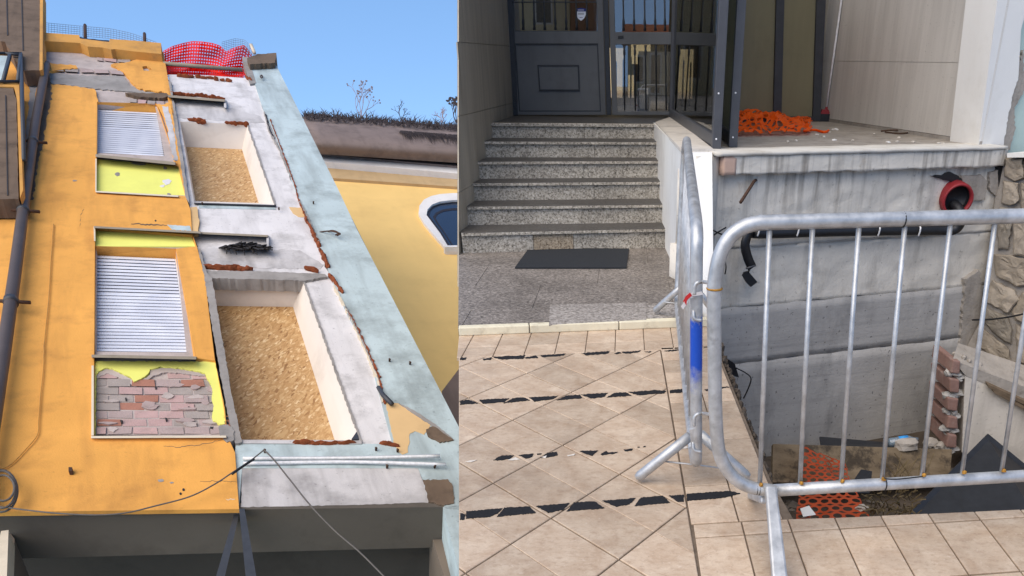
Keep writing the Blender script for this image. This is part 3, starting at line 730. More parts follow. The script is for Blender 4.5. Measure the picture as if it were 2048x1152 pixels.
# roof edge
fslab('soffit_band', [(560, 303), (648, 322), (1150, 366), (1150, 390), (665, 356), (560, 348)], VW - 1, VW + .10, M['villa_soffit'], villa)
fslab('moulding', [(560, 296), (636, 304), (1150, 352), (1150, 368), (646, 323), (560, 314)], VW - 1, VW + .32, M['villa_white'], villa)
fslab('moulding_lip', [(560, 290), (634, 299), (1150, 333), (1150, 353), (638, 308), (560, 299)], VW - 1, VW + .40, M['planter'], villa)
G = []; nseg = 14; nl = 20; V = []; Fc = []
for i in range(nl + 1):
    s = i / nl; x0 = 606 + (1150 - 606) * s; x1 = 622 + (1150 - 622) * s
    ty = 233 + 26 * s * 1.54; by = 307 + 22 * s * 1.54
    for k in range(nseg + 1):
        t = k / nseg; V.append(FP(x0 + (x1 - x0) * t, ty + (by - ty) * t, VW + .35 + .75 * math.sin(math.pi * (.08 + t * .84))))
for i in range(nl):
    for k in range(nseg):
        a = i * (nseg + 1) + k; Fc.append((a, a + 1, a + nseg + 2, a + nseg + 1))
ends = len(V); V.append(FP(628, 270, VW - .4)); 
for k in range(nseg): Fc.append((k + 1, k, ends))
pl = finish('roof_planter', V, Fc, M['planter'], villa, True); pl['label'] = 'weathered rounded concrete planter along the roof edge'
fslab('planter_soil', [(616, 236), (1150, 276), (1150, 312), (630, 290)], VW - 1.5, VW + .4, M['planter'], villa)
# dry grass along the planter
G = []; rg = random.Random(5)
for i in range(1500):
    x = rg.uniform(606, 930); s = (x - 612) / 348; y = 236 + 26 * s + rg.uniform(-3, 4)
    h = rg.uniform(4, 17) * (1 if rg.random() < .85 else 1.6); lean = rg.gauss(0, 9)
    w_ = VW + rg.uniform(-.1, .9)
    droop = rg.random() < .25
    p0 = FP(x, y, w_); p1 = FP(x + lean * .5, y - h * .6, w_); p2 = FP(x + lean * 1.5, y - h * (.55 if droop else 1), w_ + .1)
    ww = eu * rg.uniform(.010, .022); b = len(G)
    G.append(([p0 - ww, p0 + ww, p1 + ww * .8, p1 - ww * .8, p2], [(0, 1, 2, 3), (3, 2, 4)]))
for i in range(260):   # blades hanging over the planter's face
    x = rg.uniform(800, 925); s = (x - 612) / 348; y = 246 + 26 * s
    p0 = FP(x, y, VW + .8); p1 = FP(x + rg.uniform(-4, 12), y + rg.uniform(2, 6), VW + 1.05); p2 = FP(x + rg.uniform(4, 26), y + rg.uniform(8, 28), VW + 1.15)
    ww = eu * .012; G.append(([p0 - ww, p0 + ww, p1 + ww, p1 - ww, p2], [(0, 1, 2, 3), (3, 2, 4)]))
V, Fc = merge(G); T(finish('dry_grass', V, Fc, M['grass_dry']), 'tangled dry grass spilling over the roof planter', 'grass', kind='stuff')
def shrub(name, label, base, stems, mat, seed, w0, tip=0, r0=.018):
    rg = random.Random(seed); root = empty(name, FP(*base, w0)); T(root, label, 'shrub')
    G = []; L = []
    def grow(x, y, ang, ln, r, d):
        x1 = x + math.sin(ang) * ln; y1 = y - math.cos(ang) * ln; w1 = w0 + rg.uniform(-.2, .2)
        G.append(tube_geo([FP(x, y, w0), FP((x + x1) / 2 + rg.uniform(-1, 1), (y + y1) / 2, w0), FP(x1, y1, w0)], [r, r * .85, r * .7], 4, False))
        if d == 0:
            if tip: L.append(rock_geo(FP(x1, y1, w0), (.04 * tip, .04 * tip, .04), (eu, ev, en), rg.random() * 9, 1, .3))
            return
        for k in range(rg.choice((2, 2, 3))): grow(x1, y1, ang + rg.uniform(-.75, .75), ln * rg.uniform(.55, .8), r * .7, d - 1)
    for a, ln in stems: grow(base[0], base[1], a, ln, r0, 3)
    V, Fc = merge(G); finish('branches', V, Fc, mat, root)
    if L: V, Fc = merge(L); T(finish('seed_heads', V, Fc, mat, root), None, None, kind='stuff')
    return root
M['twig_pale'] = plain('pale_dry_stem', (140, 118, 112), .9, .2, 0, .2, 30)
shrub('dead_shrub', 'bare pale shrub standing up from the roof planter', (722, 236), [(.15, 26), (-.45, 22), (.6, 20), (-.1, 30)], M['twig_pale'], 4, VW + .3, .8)
shrub('dead_shrub', 'thin leaning dry stalk on the planter, right of the bare shrub', (802, 240), [(-.35, 14), (.5, 10), (-.2, 18)], M['grass_dry'], 8, VW + .3)
shrub('dead_shrub', 'dark twiggy bush beside the entrance wall at the planter end', (913, 246), [(-.1, 20), (.2, 18), (-.4, 16)], M['grass_dry'], 12, VW + .5, 1.6, .03)
shrub('dead_shrub', 'dry stalk tuft near the right end of the planter', (884, 246), [(-.3, 11), (.3, 9), (0, 13)], M['twig_pale'], 15, VW + .3)
gw = fslab('grey_wall', [(884, 782), (925, 728), (990, 700), (990, 980), (905, 960)], VW - 1, -1.6, M['planter']); T(gw, 'grey sloping wall at the foot of the yellow villa', 'wall')

# --- cables on the orange house
def cable(px, r, mat, label, w=.06, seg=5, name='cable'):
    P = bez([FP(x, y, (q[0] if q else w)) for x, y, *q in px], 10)
    return T(tube(name, P, r, mat, None, seg), label, 'cable')
cable([(-10, 1012), (60, 1021), (120, 1027), (190, 1030), (250, 1026), (310, 1012), (380, 993), (430, 968), (465, 945), (500, 922), (528, 900)], .0075, M['cable'], 'thin cable sagging across the orange wall above the porch', .1)
cable([(528, 900), (548, 920), (580, 960), (620, 1010), (670, 1062), (720, 1105), (775, 1160)], .0085, M['cable'], 'grey cable hanging from the bolt down across the dark porch', .12)
cable([(464, 948), (478, 938), (494, 927), (508, 918)], .014, M['black'], 'short black sleeve on the sagging cable', .11, 6)
cable([(88, 690), (86, 740), (81, 790), (77, 840), (74, 870), (50, 900), (20, 930), (-8, 942)], .006, M['orange_old'], 'thin painted wire clipped down the orange wall', .02)
cable([(107, 448), (102, 520), (97, 600), (92, 650), (88, 690)], .006, M['orange_old'], 'upper length of the painted wire clipped to the wall', .02)
coil = []
for k in range(3):
    G_ = []
    for j in range(25):
        a = 2 * math.pi * j / 24
        G_.append(FP(2 + (33 - 5 * k) * math.cos(a) + k * 2, 982 - 3 * k + (42 - 5 * k) * math.sin(a) * (1 if k < 2 else .8), .08 + .03 * k))
    coil.append(tube_geo(G_, .011, 5, False))
V, Fc = merge(coil); T(finish('cable_coil', V, Fc, M['cable'], None, True), 'coil of grey cable hung at the left end of the orange wall', 'cable')
# bird's nest of twigs
G = []; rg = random.Random(77)
for i in range(240):
    s = rg.random(); x = 437 + 92 * s; y = 494 - 9 * math.sin(min(1, s * 1.05) * math.pi) ** .8 * rg.random() + 2
    G.append(tube_geo([FP(x, y, -.04 + rg.uniform(0, .12)), FP(x + rg.uniform(8, 22), y + rg.uniform(-4, 4), -.03 + rg.uniform(0, .12))], .012, 3, False))
for i in range(8):
    x = rg.uniform(440, 520); G.append(tube_geo(bez([FP(x, 492, .03), FP(x + 2, 500, .05), FP(x + rg.uniform(-4, 10), 505 + rg.uniform(0, 8), .03)], 4), .008, 3, False))
V, Fc = merge(G); T(finish('bird_nest', V, Fc, M['cable_dark']), 'bundle of dark twigs lying in the white recess under the moulding', 'nest')

# ================================================================== RIGHT: the entrance, its steps and the open pit
LZ = .981
def granite(name, cs, scale=150, rough=.7, dark=.0, spec=.3, grime=.35):
    N = NT(name)
    v = N.voro(scale, 'F1', 'Color'); sp = N.n('ShaderNodeSeparateColor'); N.link(v, sp.inputs[0])
    c = N.ramp(sp.outputs[0], [(.15, lin(cs[0])), (.45, lin(cs[1])), (.75, lin(cs[1])), (.92, lin(cs[2]))])
    c2 = N.ramp(N.noise(scale * .45, 4, .7), [(.35, lin(cs[0])), (.5, lin(cs[1])), (.66, lin(cs[2]))])
    c = N.mix(.5, c, c2)
    d = N.ramp(N.noise(2.2, 6, .65), [(.42, 0), (.72, 1)]); c = N.mix(N.math('MULTIPLY', d, grime), c, lin((62, 56, 50)))
    N.bump(N.noise(scale * .8, 3), .15, .002)
    return N.out(c, rough, spec)
M['granite'] = granite('flamed_granite', ((78, 72, 64), (178, 169, 154), (214, 206, 192)), 95, .85)
M['granite_warm'] = granite('granite_warm_patch', ((80, 66, 50), (170, 152, 128), (200, 184, 160)), 95, .85, grime=.55)
M['granite_floor'] = granite('worn_granite_floor', ((72, 66, 60), (134, 125, 116), (176, 166, 156)), 85, .6, grime=.5)
M['granite_new'] = granite('lighter_granite_floor', ((90, 84, 78), (160, 151, 142), (194, 186, 176)), 85, .65, grime=.25)
M['tread'] = granite('worn_reflection_dark_tread', ((52, 50, 48), (84, 81, 77), (112, 108, 104)), 110, .5, grime=.3)  # colour darkened for dirt, with a grazing reflection painted in
def m_trav(name, c, streak=.5, d=(120, 106, 88)):
    N = NT(name); c = lin(c); d = lin(d)
    st = N.ramp(N.noise((9, 9, .7), 6, .65), [(.36, 0), (.68, 1)])
    col = N.mix(N.math('MULTIPLY', st, streak), c, d)
    st2 = N.ramp(N.noise((28, 28, 1.6), 4, .6, (4, 1, 2)), [(.45, 0), (.75, 1)])
    col = N.mix(N.math('MULTIPLY', st2, streak * .35), col, sc_(d, .85))
    bl = N.ramp(N.noise(1.3, 4), [(.4, 0), (.7, 1)]); col = N.mix(N.math('MULTIPLY', bl, .25), col, sc_(c, 1.15))
    pit = N.ramp(N.noise((40, 40, 90), 3), [(.66, 0), (.7, 1)]); col = N.mix(N.math('MULTIPLY', pit, .35), col, sc_(d, .5))
    N.bump(N.noise((30, 30, 8), 4), .12, .004); return N.out(col, .5, .35)
M['trav'] = m_trav('travertine_cladding', (212, 206, 196), .36, (160, 153, 143))
M['trav_dark'] = m_trav('shaded_travertine', (186, 174, 154), .5, (120, 108, 92))  # same stone in a darker copy, the recess shade kept in its colour
M['white'] = plaster('white_paint', (226, 223, 216), 'world', .04, (150, 135, 110), .22, .12, 60, 1.2, .15)
M['white_dirty'] = plaster('stained_white_paint', (206, 200, 188), 'world', .05, (130, 112, 84), .4, .3, 60, 1.6, .2)
M['conc'] = plaster('stained_concrete', (204, 196, 184), 'world', .08, (104, 98, 90), .4, .35, 40, 1.5, .5, .25)
def m_wall():
    N = NT('rain_streaked_concrete'); c = lin((216, 208, 194)); d = lin((118, 110, 100))
    a = N.ramp(N.noise(1.6, 6, .65), [(.3, 0), (.7, 1)]); col = N.mix(a, sc_(c, .86), sc_(c, 1.06))
    sx = N.n('ShaderNodeSeparateXYZ'); N.link(N.pos, sx.inputs[0])
    top = N.ramp(sx.outputs[2], [(.28, 0), (.84, 1)])
    st = N.ramp(N.noise((11, 11, .55), 5, .6), [(.50, 0), (.66, 1)])
    col = N.mix(N.math('MULTIPLY', N.math('MULTIPLY', st, top), .75), col, d)
    st2 = N.ramp(N.noise((4, 4, 1.1), 6, .7, (5, 2, 1)), [(.52, 0), (.74, 1)]); col = N.mix(N.math('MULTIPLY', st2, .5), col, sc_(d, .9))
    sp = N.ramp(N.noise(26, 4, .6), [(.64, 0), (.70, 1)]); col = N.mix(N.math('MULTIPLY', sp, .4), col, sc_(d, .5))
    rs = N.ramp(N.noise((7, 7, 2.5), 4, .6, (8, 8, 8)), [(.68, 0), (.76, 1)]); col = N.mix(N.math('MULTIPLY', rs, .35), col, lin((150, 112, 62)))
    h = N.math('ADD', N.noise(40, 5, .65), N.math('MULTIPLY', N.noise(7, 5, .6), 2.5)); N.bump(h, .45, .008)
    return N.out(col, .9, .2)
M['conc_wall'] = m_wall()
def m_low():
    N = NT('board_marked_concrete'); c = lin((176, 172, 166)); d = lin((96, 96, 96))
    a = N.ramp(N.noise(1.3, 7, .7), [(.3, 0), (.7, 1)]); col = N.mix(a, sc_(c, .72), sc_(c, 1.05))
    bl = N.ramp(N.noise((.7, .7, 26), 3, .6), [(.56, 0), (.62, 1)]); col = N.mix(N.math('MULTIPLY', bl, .14), col, d)
    st = N.ramp(N.noise((3, 3, 1.0), 6, .7), [(.5, 0), (.72, 1)]); col = N.mix(N.math('MULTIPLY', st, .5), col, sc_(d, .9))
    sp = N.ramp(N.noise(30, 3, .5), [(.66, 0), (.70, 1)]); col = N.mix(N.math('MULTIPLY', sp, .6), col, sc_(d, .4))
    h = N.math('ADD', N.noise(36, 5, .65), N.math('MULTIPLY', N.noise((1, 1, 24), 3, .6), .5)); N.bump(h, .5, .008); return N.out(col, .9, .2)
M['conc_low'] = m_low()
M['conc_rough'] = plaster('crumbled_concrete', (160, 152, 142), 'world', .18, (84, 76, 68), .5, .2, 40, 5, 1.0, .3)
M['dirt'] = plaster('pit_dirt', (84, 74, 64), 'world', .25, (48, 40, 34), .6, .1, 30, 5, 1.0, .3)
def m_tile():
    N = NT('beige_stone_tile')
    oi = N.n('ShaderNodeObjectInfo'); rnd = oi.outputs['Random']
    a = N.ramp(N.noise(7, 6, .7, dist=.6), [(.32, 0), (.68, 1)])
    c = N.mix(a, lin((182, 156, 130)), lin((208, 187, 162)))
    b = N.ramp(N.noise((26, 40, 20), 5, .7), [(.5, 0), (.74, 1)]); c = N.mix(N.math('MULTIPLY', b, .6), c, lin((152, 122, 98)))
    f2 = N.ramp(N.noise((70, 95, 60), 4, .7, (1, 2, 3)), [(.56, 0), (.68, 1)]); c = N.mix(N.math('MULTIPLY', f2, .35), c, lin((132, 108, 88)))
    f3 = N.ramp(N.noise(48, 4, .7, (7, 7, 3)), [(.60, 0), (.70, 1)]); c = N.mix(N.math('MULTIPLY', f3, .35), c, lin((232, 216, 196)))
    g = N.ramp(N.noise(1.5, 6, .7, (5, 5, 5)), [(.5, 0), (.8, 1)]); c = N.mix(N.math('MULTIPLY', g, .5), c, lin((120, 104, 90)))
    v = N.n('ShaderNodeHueSaturation'); N.link(c, v.inputs['Color']); N.link(N.math('ADD', N.math('MULTIPLY', rnd, .3), .82), v.inputs['Value'])
    N.bump(N.noise(32, 5, .65), .25, .004)
    return N.out(v.outputs[0], N.ramp(N.noise(12, 4), [(.3, .42), (.7, .62)]), .35)
M['tile'] = m_tile()
M['grout'] = plain('dark_grout', (112, 98, 84), .95, .1, 0, .25, 20)
M['tape'] = plain('black_antislip_tape', (40, 40, 42), .95, .15, 0, .2, 120)
M['tape_white'] = plain('white_tape_scrap', (214, 204, 190), .8, .2)
M['creamkerb'] = plaster('cream_painted_kerb', (224, 214, 186), 'world', .08, (130, 112, 88), .6, .1, 60, 4, .3)
M['doorsteel'] = plaster('grey_painted_steel', (100, 101, 101), 'world', .1, (70, 67, 64), .45, .35, 90, 1.4, .08, rough=.45)
M['dooredge'] = plain('dark_steel_trim', (46, 49, 53), .5, .4)
M['frame'] = plain('grey_aluminium_frame', (78, 78, 80), .45, .5, .2, .12, 6)
M['glass'] = m_glass('door_glass', (24, 22, 18), .01, 1.6, .82)
M['glass_clear'] = m_glass('screen_glass', (70, 66, 54), .02, .6, .88)
M['frost'] = plaster('frosted_olive_glass', (128, 122, 96), 'world', .06, (84, 80, 62), .3, .25, 40, 1.2, .06, rough=.28)
M['galv'] = None
def m_galv():
    N = NT('galvanised_steel')
    a = N.voro(70, 'F1', 'Distance'); b = N.noise(18, 5, .65)
    c = N.mix(N.ramp(b, [(.35, 0), (.7, 1)]), lin((168, 168, 166)), lin((204, 204, 202)))
    g = N.ramp(N.noise(9, 6, .7, (3, 3, 3)), [(.6, 0), (.75, 1)]); c = N.mix(N.math('MULTIPLY', g, .5), c, lin((110, 106, 102)))
    rs = N.ramp(N.noise(6, 7, .75, (8, 1, 3)), [(.70, 0), (.76, 1)]); c = N.mix(N.math('MULTIPLY', rs, .7), c, lin((140, 92, 50)))
    N.bump(b, .1, .002)
    N.out(c, N.ramp(b, [(.3, .34), (.7, .52)]), .5, .5); return N
_g = m_galv(); M['galv'] = _g.m
_g = m_galv(); _g.m.name = 'galvanised_steel_blue_spray'
sx = _g.n('ShaderNodeSeparateXYZ'); _g.link(_g.pos, sx.inputs[0])
zz = _g.math('ADD', sx.outputs[2], _g.math('MULTIPLY', _g.math('SUBTRACT', _g.noise(22, 6, .7), .5), .22))
near_ = _g.math('LESS_THAN', sx.outputs[1], 3.06)
mk1 = _g.ramp(zz, [(.43, 0), (.53, 1), (.68, 1), (.72, 0)])
mk1 = _g.math('MULTIPLY', mk1, near_)
old = _g.b.inputs['Base Color'].links[0].from_socket
_g.link(_g.mix(mk1, old, lin((12, 74, 176))), _g.b.inputs['Base Color'])
inv = _g.math('SUBTRACT', 1.0, mk1); _g.link(_g.math('MULTIPLY', inv, .5), _g.b.inputs['Metallic'])
M['galv_blue'] = _g.m
M['brass'] = plain('rusty_weld', (176, 126, 48), .6, .4, .3, .3, 60)
M['redpipe'] = plain('red_corrugated_plastic', (140, 40, 44), .5, .4, 0, .12, 20)
M['stone'] = [plaster('pillar_stone_%d' % i, c, 'world', .18, (92, 84, 76), .4, .1, 34, 5, .9, .35) for i, c in enumerate(((150, 138, 122), (134, 125, 112), (160, 148, 132)))]
M['brickred'] = plaster('broken_red_brick', (138, 108, 98), 'world', .18, (150, 138, 130), .7, .1, 50, 6, .7)
M['wood'] = plain('rotten_wood', (112, 96, 78), .85, .2, 0, .35, 9)
M['tarpaper'] = plain('black_bitumen_sheet', (34, 36, 40), .45, .45, 0, .25, 14)
M['mat'] = plain('charcoal_mat', (52, 54, 57), .95, .1, 0, .2, 160, 'world', .6)
M['bottle'] = m_glass('clear_plastic', (170, 190, 205), .1, .3, .6)
M['bluelabel'] = plain('blue_label', (48, 150, 220), .4, .4)

# ---- the ground
def clip(poly, reg):
    """keep the part of poly (2-D) inside convex region reg (counter-clockwise)"""
    out = [tuple(p[:2]) for p in poly]
    for i in range(len(reg)):
        a, b = reg[i], reg[(i + 1) % len(reg)]; inp = out; out = []
        def side(p): return (b[0] - a[0]) * (p[1] - a[1]) - (b[1] - a[1]) * (p[0] - a[0])
        for k in range(len(inp)):
            p, q = inp[k], inp[(k + 1) % len(inp)]; sp, sq = side(p), side(q)
            if sp >= 0: out.append(p)
            if (sp >= 0) != (sq >= 0):
                t = sp / (sp - sq); out.append((p[0] + (q[0] - p[0]) * t, p[1] + (q[1] - p[1]) * t))
        if len(out) < 3: return []
    return out
def ccw(P):
    A = sum(P[i][0] * P[(i + 1) % len(P)][1] - P[(i + 1) % len(P)][0] * P[i][1] for i in range(len(P)))
    return P if A > 0 else P[::-1]
def shrink(P, d):
    """inset a convex ccw polygon"""
    P = ccw([tuple(p) for p in P]); n = len(P); reg = P
    for i in range(n):
        a, b = P[i], P[(i + 1) % n]; l = math.dist(a, b)
        if l < 1e-6: continue
        nx, ny = -(b[1] - a[1]) / l * d, (b[0] - a[0]) / l * d
        half = [(a[0] + nx - (b[0] - a[0]) / l * 50, a[1] + ny - (b[1] - a[1]) / l * 50), (b[0] + nx + (b[0] - a[0]) / l * 50, b[1] + ny + (b[1] - a[1]) / l * 50)]
        far = [(half[1][0] - (b[1] - a[1]) / l * 100, half[1][1] + (b[0] - a[0]) / l * 100), (half[0][0] - (b[1] - a[1]) / l * 100, half[0][1] + (b[0] - a[0]) / l * 100)]
        reg = clip(reg, half + far)
        if not reg: return []
    return reg
def ptile(name, P, z, mat, parent, th=.02, bev=.0025):
    P = ccw(P); Q = shrink(P, bev)
    if len(Q) != len(P): Q = None
    n = len(P)
    if Q:
        # align Q's start with P's
        k = min(range(n), key=lambda i: math.dist(Q[i], P[0])); Q = Q[k:] + Q[:k]
        V = [(x, y, z) for x, y in Q] + [(x, y, z - bev) for x, y in P] + [(x, y, z - th) for x, y in P]
        Fc = [tuple(range(n))] + [(i, i + n, (i + 1) % n + n, (i + 1) % n) for i in range(n)] + [(i + n, i + 2 * n, (i + 1) % n + 2 * n, (i + 1) % n + n) for i in range(n)]
    else:
        V = [(x, y, z) for x, y in P] + [(x, y, z - th) for x, y in P]
        Fc = [tuple(range(n))] + [(i, i + n, (i + 1) % n + n, (i + 1) % n) for i in range(n)]
    return finish(name, V, Fc, mat, parent)
def xy(p): return (p.x, p.y)
LA, LB = onz(917.5, 1146, 0), onz(917.5, 672, 0)
def leftx(y): return LA.x + (LB.x - LA.x) * (y - LA.y) / (LB.y - LA.y)
pit_far = xy(onz(1424, 652, 0)); pit_n1 = xy(onz(1443, 717, 0)); pit_n2 = xy(onz(1540, 955, 0)); pit_c = xy(onz(1588, 1037, 0)); pit_r = xy(onz(2041, 1017, 0))
pr2 = (3.6, pit_r[1] + (3.6 - pit_r[0]) * .09)
crL, crR = xy(onz(917.5, 671, 0)), pit_far
ground_px = [(-26, .7), (-26, -40), (30, -40), (30, 3.2), pr2, pit_r, pit_c, pit_n2, pit_n1, pit_far, crL, (leftx(.7), .7)]
st_ = slab('pavement', [Vector((x, y, -.012)) for x, y in ground_px], (0, 0, -2.6), M['conc_low']); S(st_)
fl = slab('tiled_floor', [Vector((x, y, -.007)) for x, y in [(leftx(.75), .75), (3.6, .75), pr2, pit_r, pit_c, pit_n2, pit_n1, pit_far, crL]], (0, 0, -.004), M['grout']); S(fl)
bx0, bx1 = (.262, 2.0), (.219, 4.9)
def bline(y): return bx0[0] + (bx1[0] - bx0[0]) * (y - bx0[1]) / (bx1[1] - bx0[1])
rowy = lambda x: 4.78 + .155 * (x)
rA = (leftx(4.6), 4.78 + .155 * leftx(4.6))
regD = ccw([(leftx(.8), .8), (bline(.8), .8), (bline(4.82), rowy(.22)), (leftx(rA[1]), rA[1])])
A0 = (-.274, 2.742); e1 = (.259, .379); e2 = (-.26, .291)
def gapped(P, g): return shrink(P, g)
for i in range(-14, 12):
    for j in range(-14, 12):
        o = (A0[0] + e1[0] * i + e2[0] * j, A0[1] + e1[1] * i + e2[1] * j)
        for h in (0, .5):   # every tile is split by a fine joint
            q = [(o[0] + e1[0] * h, o[1] + e1[1] * h), (o[0] + e1[0] * (h + .5), o[1] + e1[1] * (h + .5)),
                 (o[0] + e1[0] * (h + .5) + e2[0], o[1] + e1[1] * (h + .5) + e2[1]), (o[0] + e1[0] * h + e2[0], o[1] + e1[1] * h + e2[1])]
            whole = shrink(ccw([o, (o[0] + e1[0], o[1] + e1[1]), (o[0] + e1[0] + e2[0], o[1] + e1[1] + e2[1]), (o[0] + e2[0], o[1] + e2[1])]), .0027)
            c = clip(clip(ccw(q), whole), regD)
            if len(c) < 3 or max(p[1] for p in c) < 1.95: continue
            c = gapped(c, .0008)
            if len(c) >= 3: ptile('tile', c, 0, M['tile'], fl)
regR = ccw([(leftx(4.7), rowy(leftx(4.7))), (pit_n1[0] + .01, rowy(pit_n1[0])), pit_far, crL])
for i in range(-4, 6):
    for h in (0, .5):
        for v in (0, .5):
            xa = -.945 + .357 * (i + h); xb = xa + .357 * .5
            ya = lambda x: rowy(x) + v * .385; yb = lambda x: rowy(x) + (v + .5) * .385 + (.08 if v else 0)
            c = clip(ccw([(xa, ya(xa)), (xb, ya(xb)), (xb, yb(xb)), (xa, yb(xa))]), regR)
            if len(c) >= 3:
                c = gapped(c, .0022 if h == 0 else .0022)
                if len(c) >= 3: ptile('tile', c, 0, M['tile'], fl)
ys = [2.70, 3.01, 3.46, 3.70, 3.94, 4.17, 4.40, 4.62, 4.85]
for k in range(len(ys) - 1):
    for h in (0, 1):
        s = .13
        def ed(y, h_): 
            xl = bline(y) + .004; xr = pit_n1[0] + (pit_n2[0] - pit_n1[0]) * (y - pit_n1[1]) / (pit_n2[1] - pit_n1[1]) - .015
            return xl + (xr - xl) * h_
        a, b = (0, .52) if h == 0 else (.52, 1)
        y0, y1 = ys[k], ys[k + 1]
        P = [(ed(y0, a), y0 + s * a * .35), (ed(y0, b), y0 + s * b * .35), (ed(y1, b), y1 + s * b * .35), (ed(y1, a), y1 + s * a * .35)]
        c = gapped(P, .003)
        if len(c) >= 3: ptile('tile', c, 0, M['tile'], fl)
sl_ = lambda x: .17 * (x - .264)
for (y0, y1) in ((2.60, 2.70), (2.24, 2.60), (1.88, 2.24), (1.5, 1.88)):
    for k in range(17):
        xs = [.264, .45, .632, .815, 1.0, 1.19, 1.38, 1.57, 1.76, 1.95, 2.14, 2.33, 2.52, 2.71, 2.9, 3.1, 3.3, 3.5][k:k + 2]
        def top(x):
            if y0 < 2.6: return y1 + sl_(x) * .75
            if x <= .64: return 2.70 + .13 * .35 * (x - .264) / .36
            return pit_c[1] + (pit_r[1] - pit_c[1]) * (x - pit_c[0]) / (pit_r[0] - pit_c[0])
        P = [(xs[0], y0 + sl_(xs[0]) * .75), (xs[1], y0 + sl_(xs[1]) * .75), (xs[1], top(xs[1]) - .004), (xs[0], top(xs[0]) - .004)]
        if P[2][1] - P[1][1] < .012 or P[3][1] - P[0][1] < .012: continue
        c = gapped(P, .0035 if k % 2 else .0025)
        if len(c) >= 3: ptile('tile', c, 0, M['tile'], fl)
# crumbled lip of the pit
G = []; rg = random.Random(9)
for k in range(60):
    t = k / 60; y = pit_n2[1] + (pit_far[1] - pit_n2[1]) * t; x = pit_n2[0] + (pit_far[0] - pit_n2[0]) * t
    G.append(rock_geo((x + rg.uniform(-.004, .02), y, -.03 + rg.uniform(-.02, .01)), (rg.uniform(.008, .018), rg.uniform(.012, .035), rg.uniform(.012, .03)), AX, k, 2, .6))
for k in range(40):
    t = k / 40; x = pit_c[0] + (pit_r[0] - pit_c[0]) * t; y = pit_c[1] + (pit_r[1] - pit_c[1]) * t
    G.append(rock_geo((x, y + rg.uniform(.0, .015), -.03), (rg.uniform(.02, .04), rg.uniform(.008, .02), .02), AX, k + 99, 1, .5))
V, Fc = merge(G); T(finish('broken_edge', V, Fc, M['dirt'], fl), None, None, kind='stuff')

# anti-slip tapes
Z6 = lambda p: (910 + p[0] * .4619, 620 + p[1] * .4618)
STRIPS = {
 'nearest black tape line, broken at every tile joint': [[(22,882),(45,886),(40,910),(22,911)],[(48,874),(207,860),(185,882),(150,897),(48,905)],[(215,858),(322,852),(350,880),(180,897)],[(350,850),(497,838),(470,866),(405,880)],[(515,835),(605,830),(648,860),(483,873)],[(637,828),(783,816),(755,843),(700,853)],[(805,814),(900,806),(932,836),(777,850)],[(925,805),(992,802),(990,833),(965,832)],[(1003,798),(1190,785),(1236,796),(1160,815),(1005,828)]],
 'faded third black tape line, nearly worn away': [[(165,652),(200,632),(255,630),(240,645),(190,653)],[(275,630),(340,623),(335,638),(310,645)],[(355,624),(375,622),(372,627),(357,628)],[(370,642),(400,620),(440,615),(445,630),(400,641)],[(540,612),(620,610),(595,632),(570,625)],[(630,626),(655,612),(660,618),(705,616),(702,621),(640,630)],[(730,606),(770,602),(765,610),(735,613)],[(790,594),(800,593),(800,596),(790,597)],[(815,592),(826,590),(825,594),(815,595)]],
 'second black tape line, level with the middle of the barrier post': [[(22,395),(60,390),(105,405),(22,412)],[(105,390),(235,383),(215,400),(120,408)],[(250,383),(300,380),(325,392),(210,405)],[(320,380),(448,373),(420,388),(345,397)],[(480,372),(540,368),(550,383),(440,392)],[(545,367),(662,360),(645,378),(590,385)],[(690,361),(740,357),(765,372),(655,380)],[(750,357),(870,348),(915,352),(905,362),(790,370)],[(930,348),(998,342),(998,357),(930,362)],[(1080,345),(1165,334),(1200,333),(1160,340),(1090,353)]],
 'farthest black tape line, just below the cream kerb': [[(22,208),(50,207),(45,217),(22,218)],[(120,213),(160,206),(155,216),(125,219)],[(160,204),(305,197),(295,212),(200,215)],[(300,208),(350,198),(360,208),(310,212)],[(370,197),(480,190),(470,199),(380,206)],[(545,188),(670,179),(660,191),(570,197)],[(690,190),(710,182),(720,188),(700,193)],[(722,183),(805,177),(790,185),(740,190)],[(820,181),(850,180),(840,186)],[(905,178),(990,168),(985,175),(915,181)]]}
for lb, polys in STRIPS.items():
    c0 = onz(*Z6(polys[0][0]), 0); e = empty('antislip_strip', c0); T(e, lb, 'floor tape', 'black tape lines on the tiles')
    for pg in polys:
        P = [xy(onz(*p, 0)) for p in ragged([Z6(p) for p in pg], .7, 2.5, rs=int(pg[0][0]))]
        slab('tape_piece', [Vector((x, y, .0025)) for x, y in P], (0, 0, -.002), M['tape'], e)
e = None
for pg in ([(45,660),(70,652),(95,652),(70,662)], [(230,652),(262,640),(280,650),(240,654)], [(485,632),(520,625),(515,632),(490,636)], [(972,598),(1005,592),(1008,600),(975,604)], [(374,640),(398,633),(392,643)]):
    P = [xy(onz(*p, 0)) for p in ragged([Z6(p) for p in pg], .4, 4)]
    if e is None: e = empty('tape_scrap', onz(*Z6(pg[0]), 0)); T(e, 'pale scraps of torn tape backing beside the faded tape line', 'tape')
    slab('scrap', [Vector((x, y, .0035)) for x, y in P], (0, 0, -.002), M['tape_white'], e)

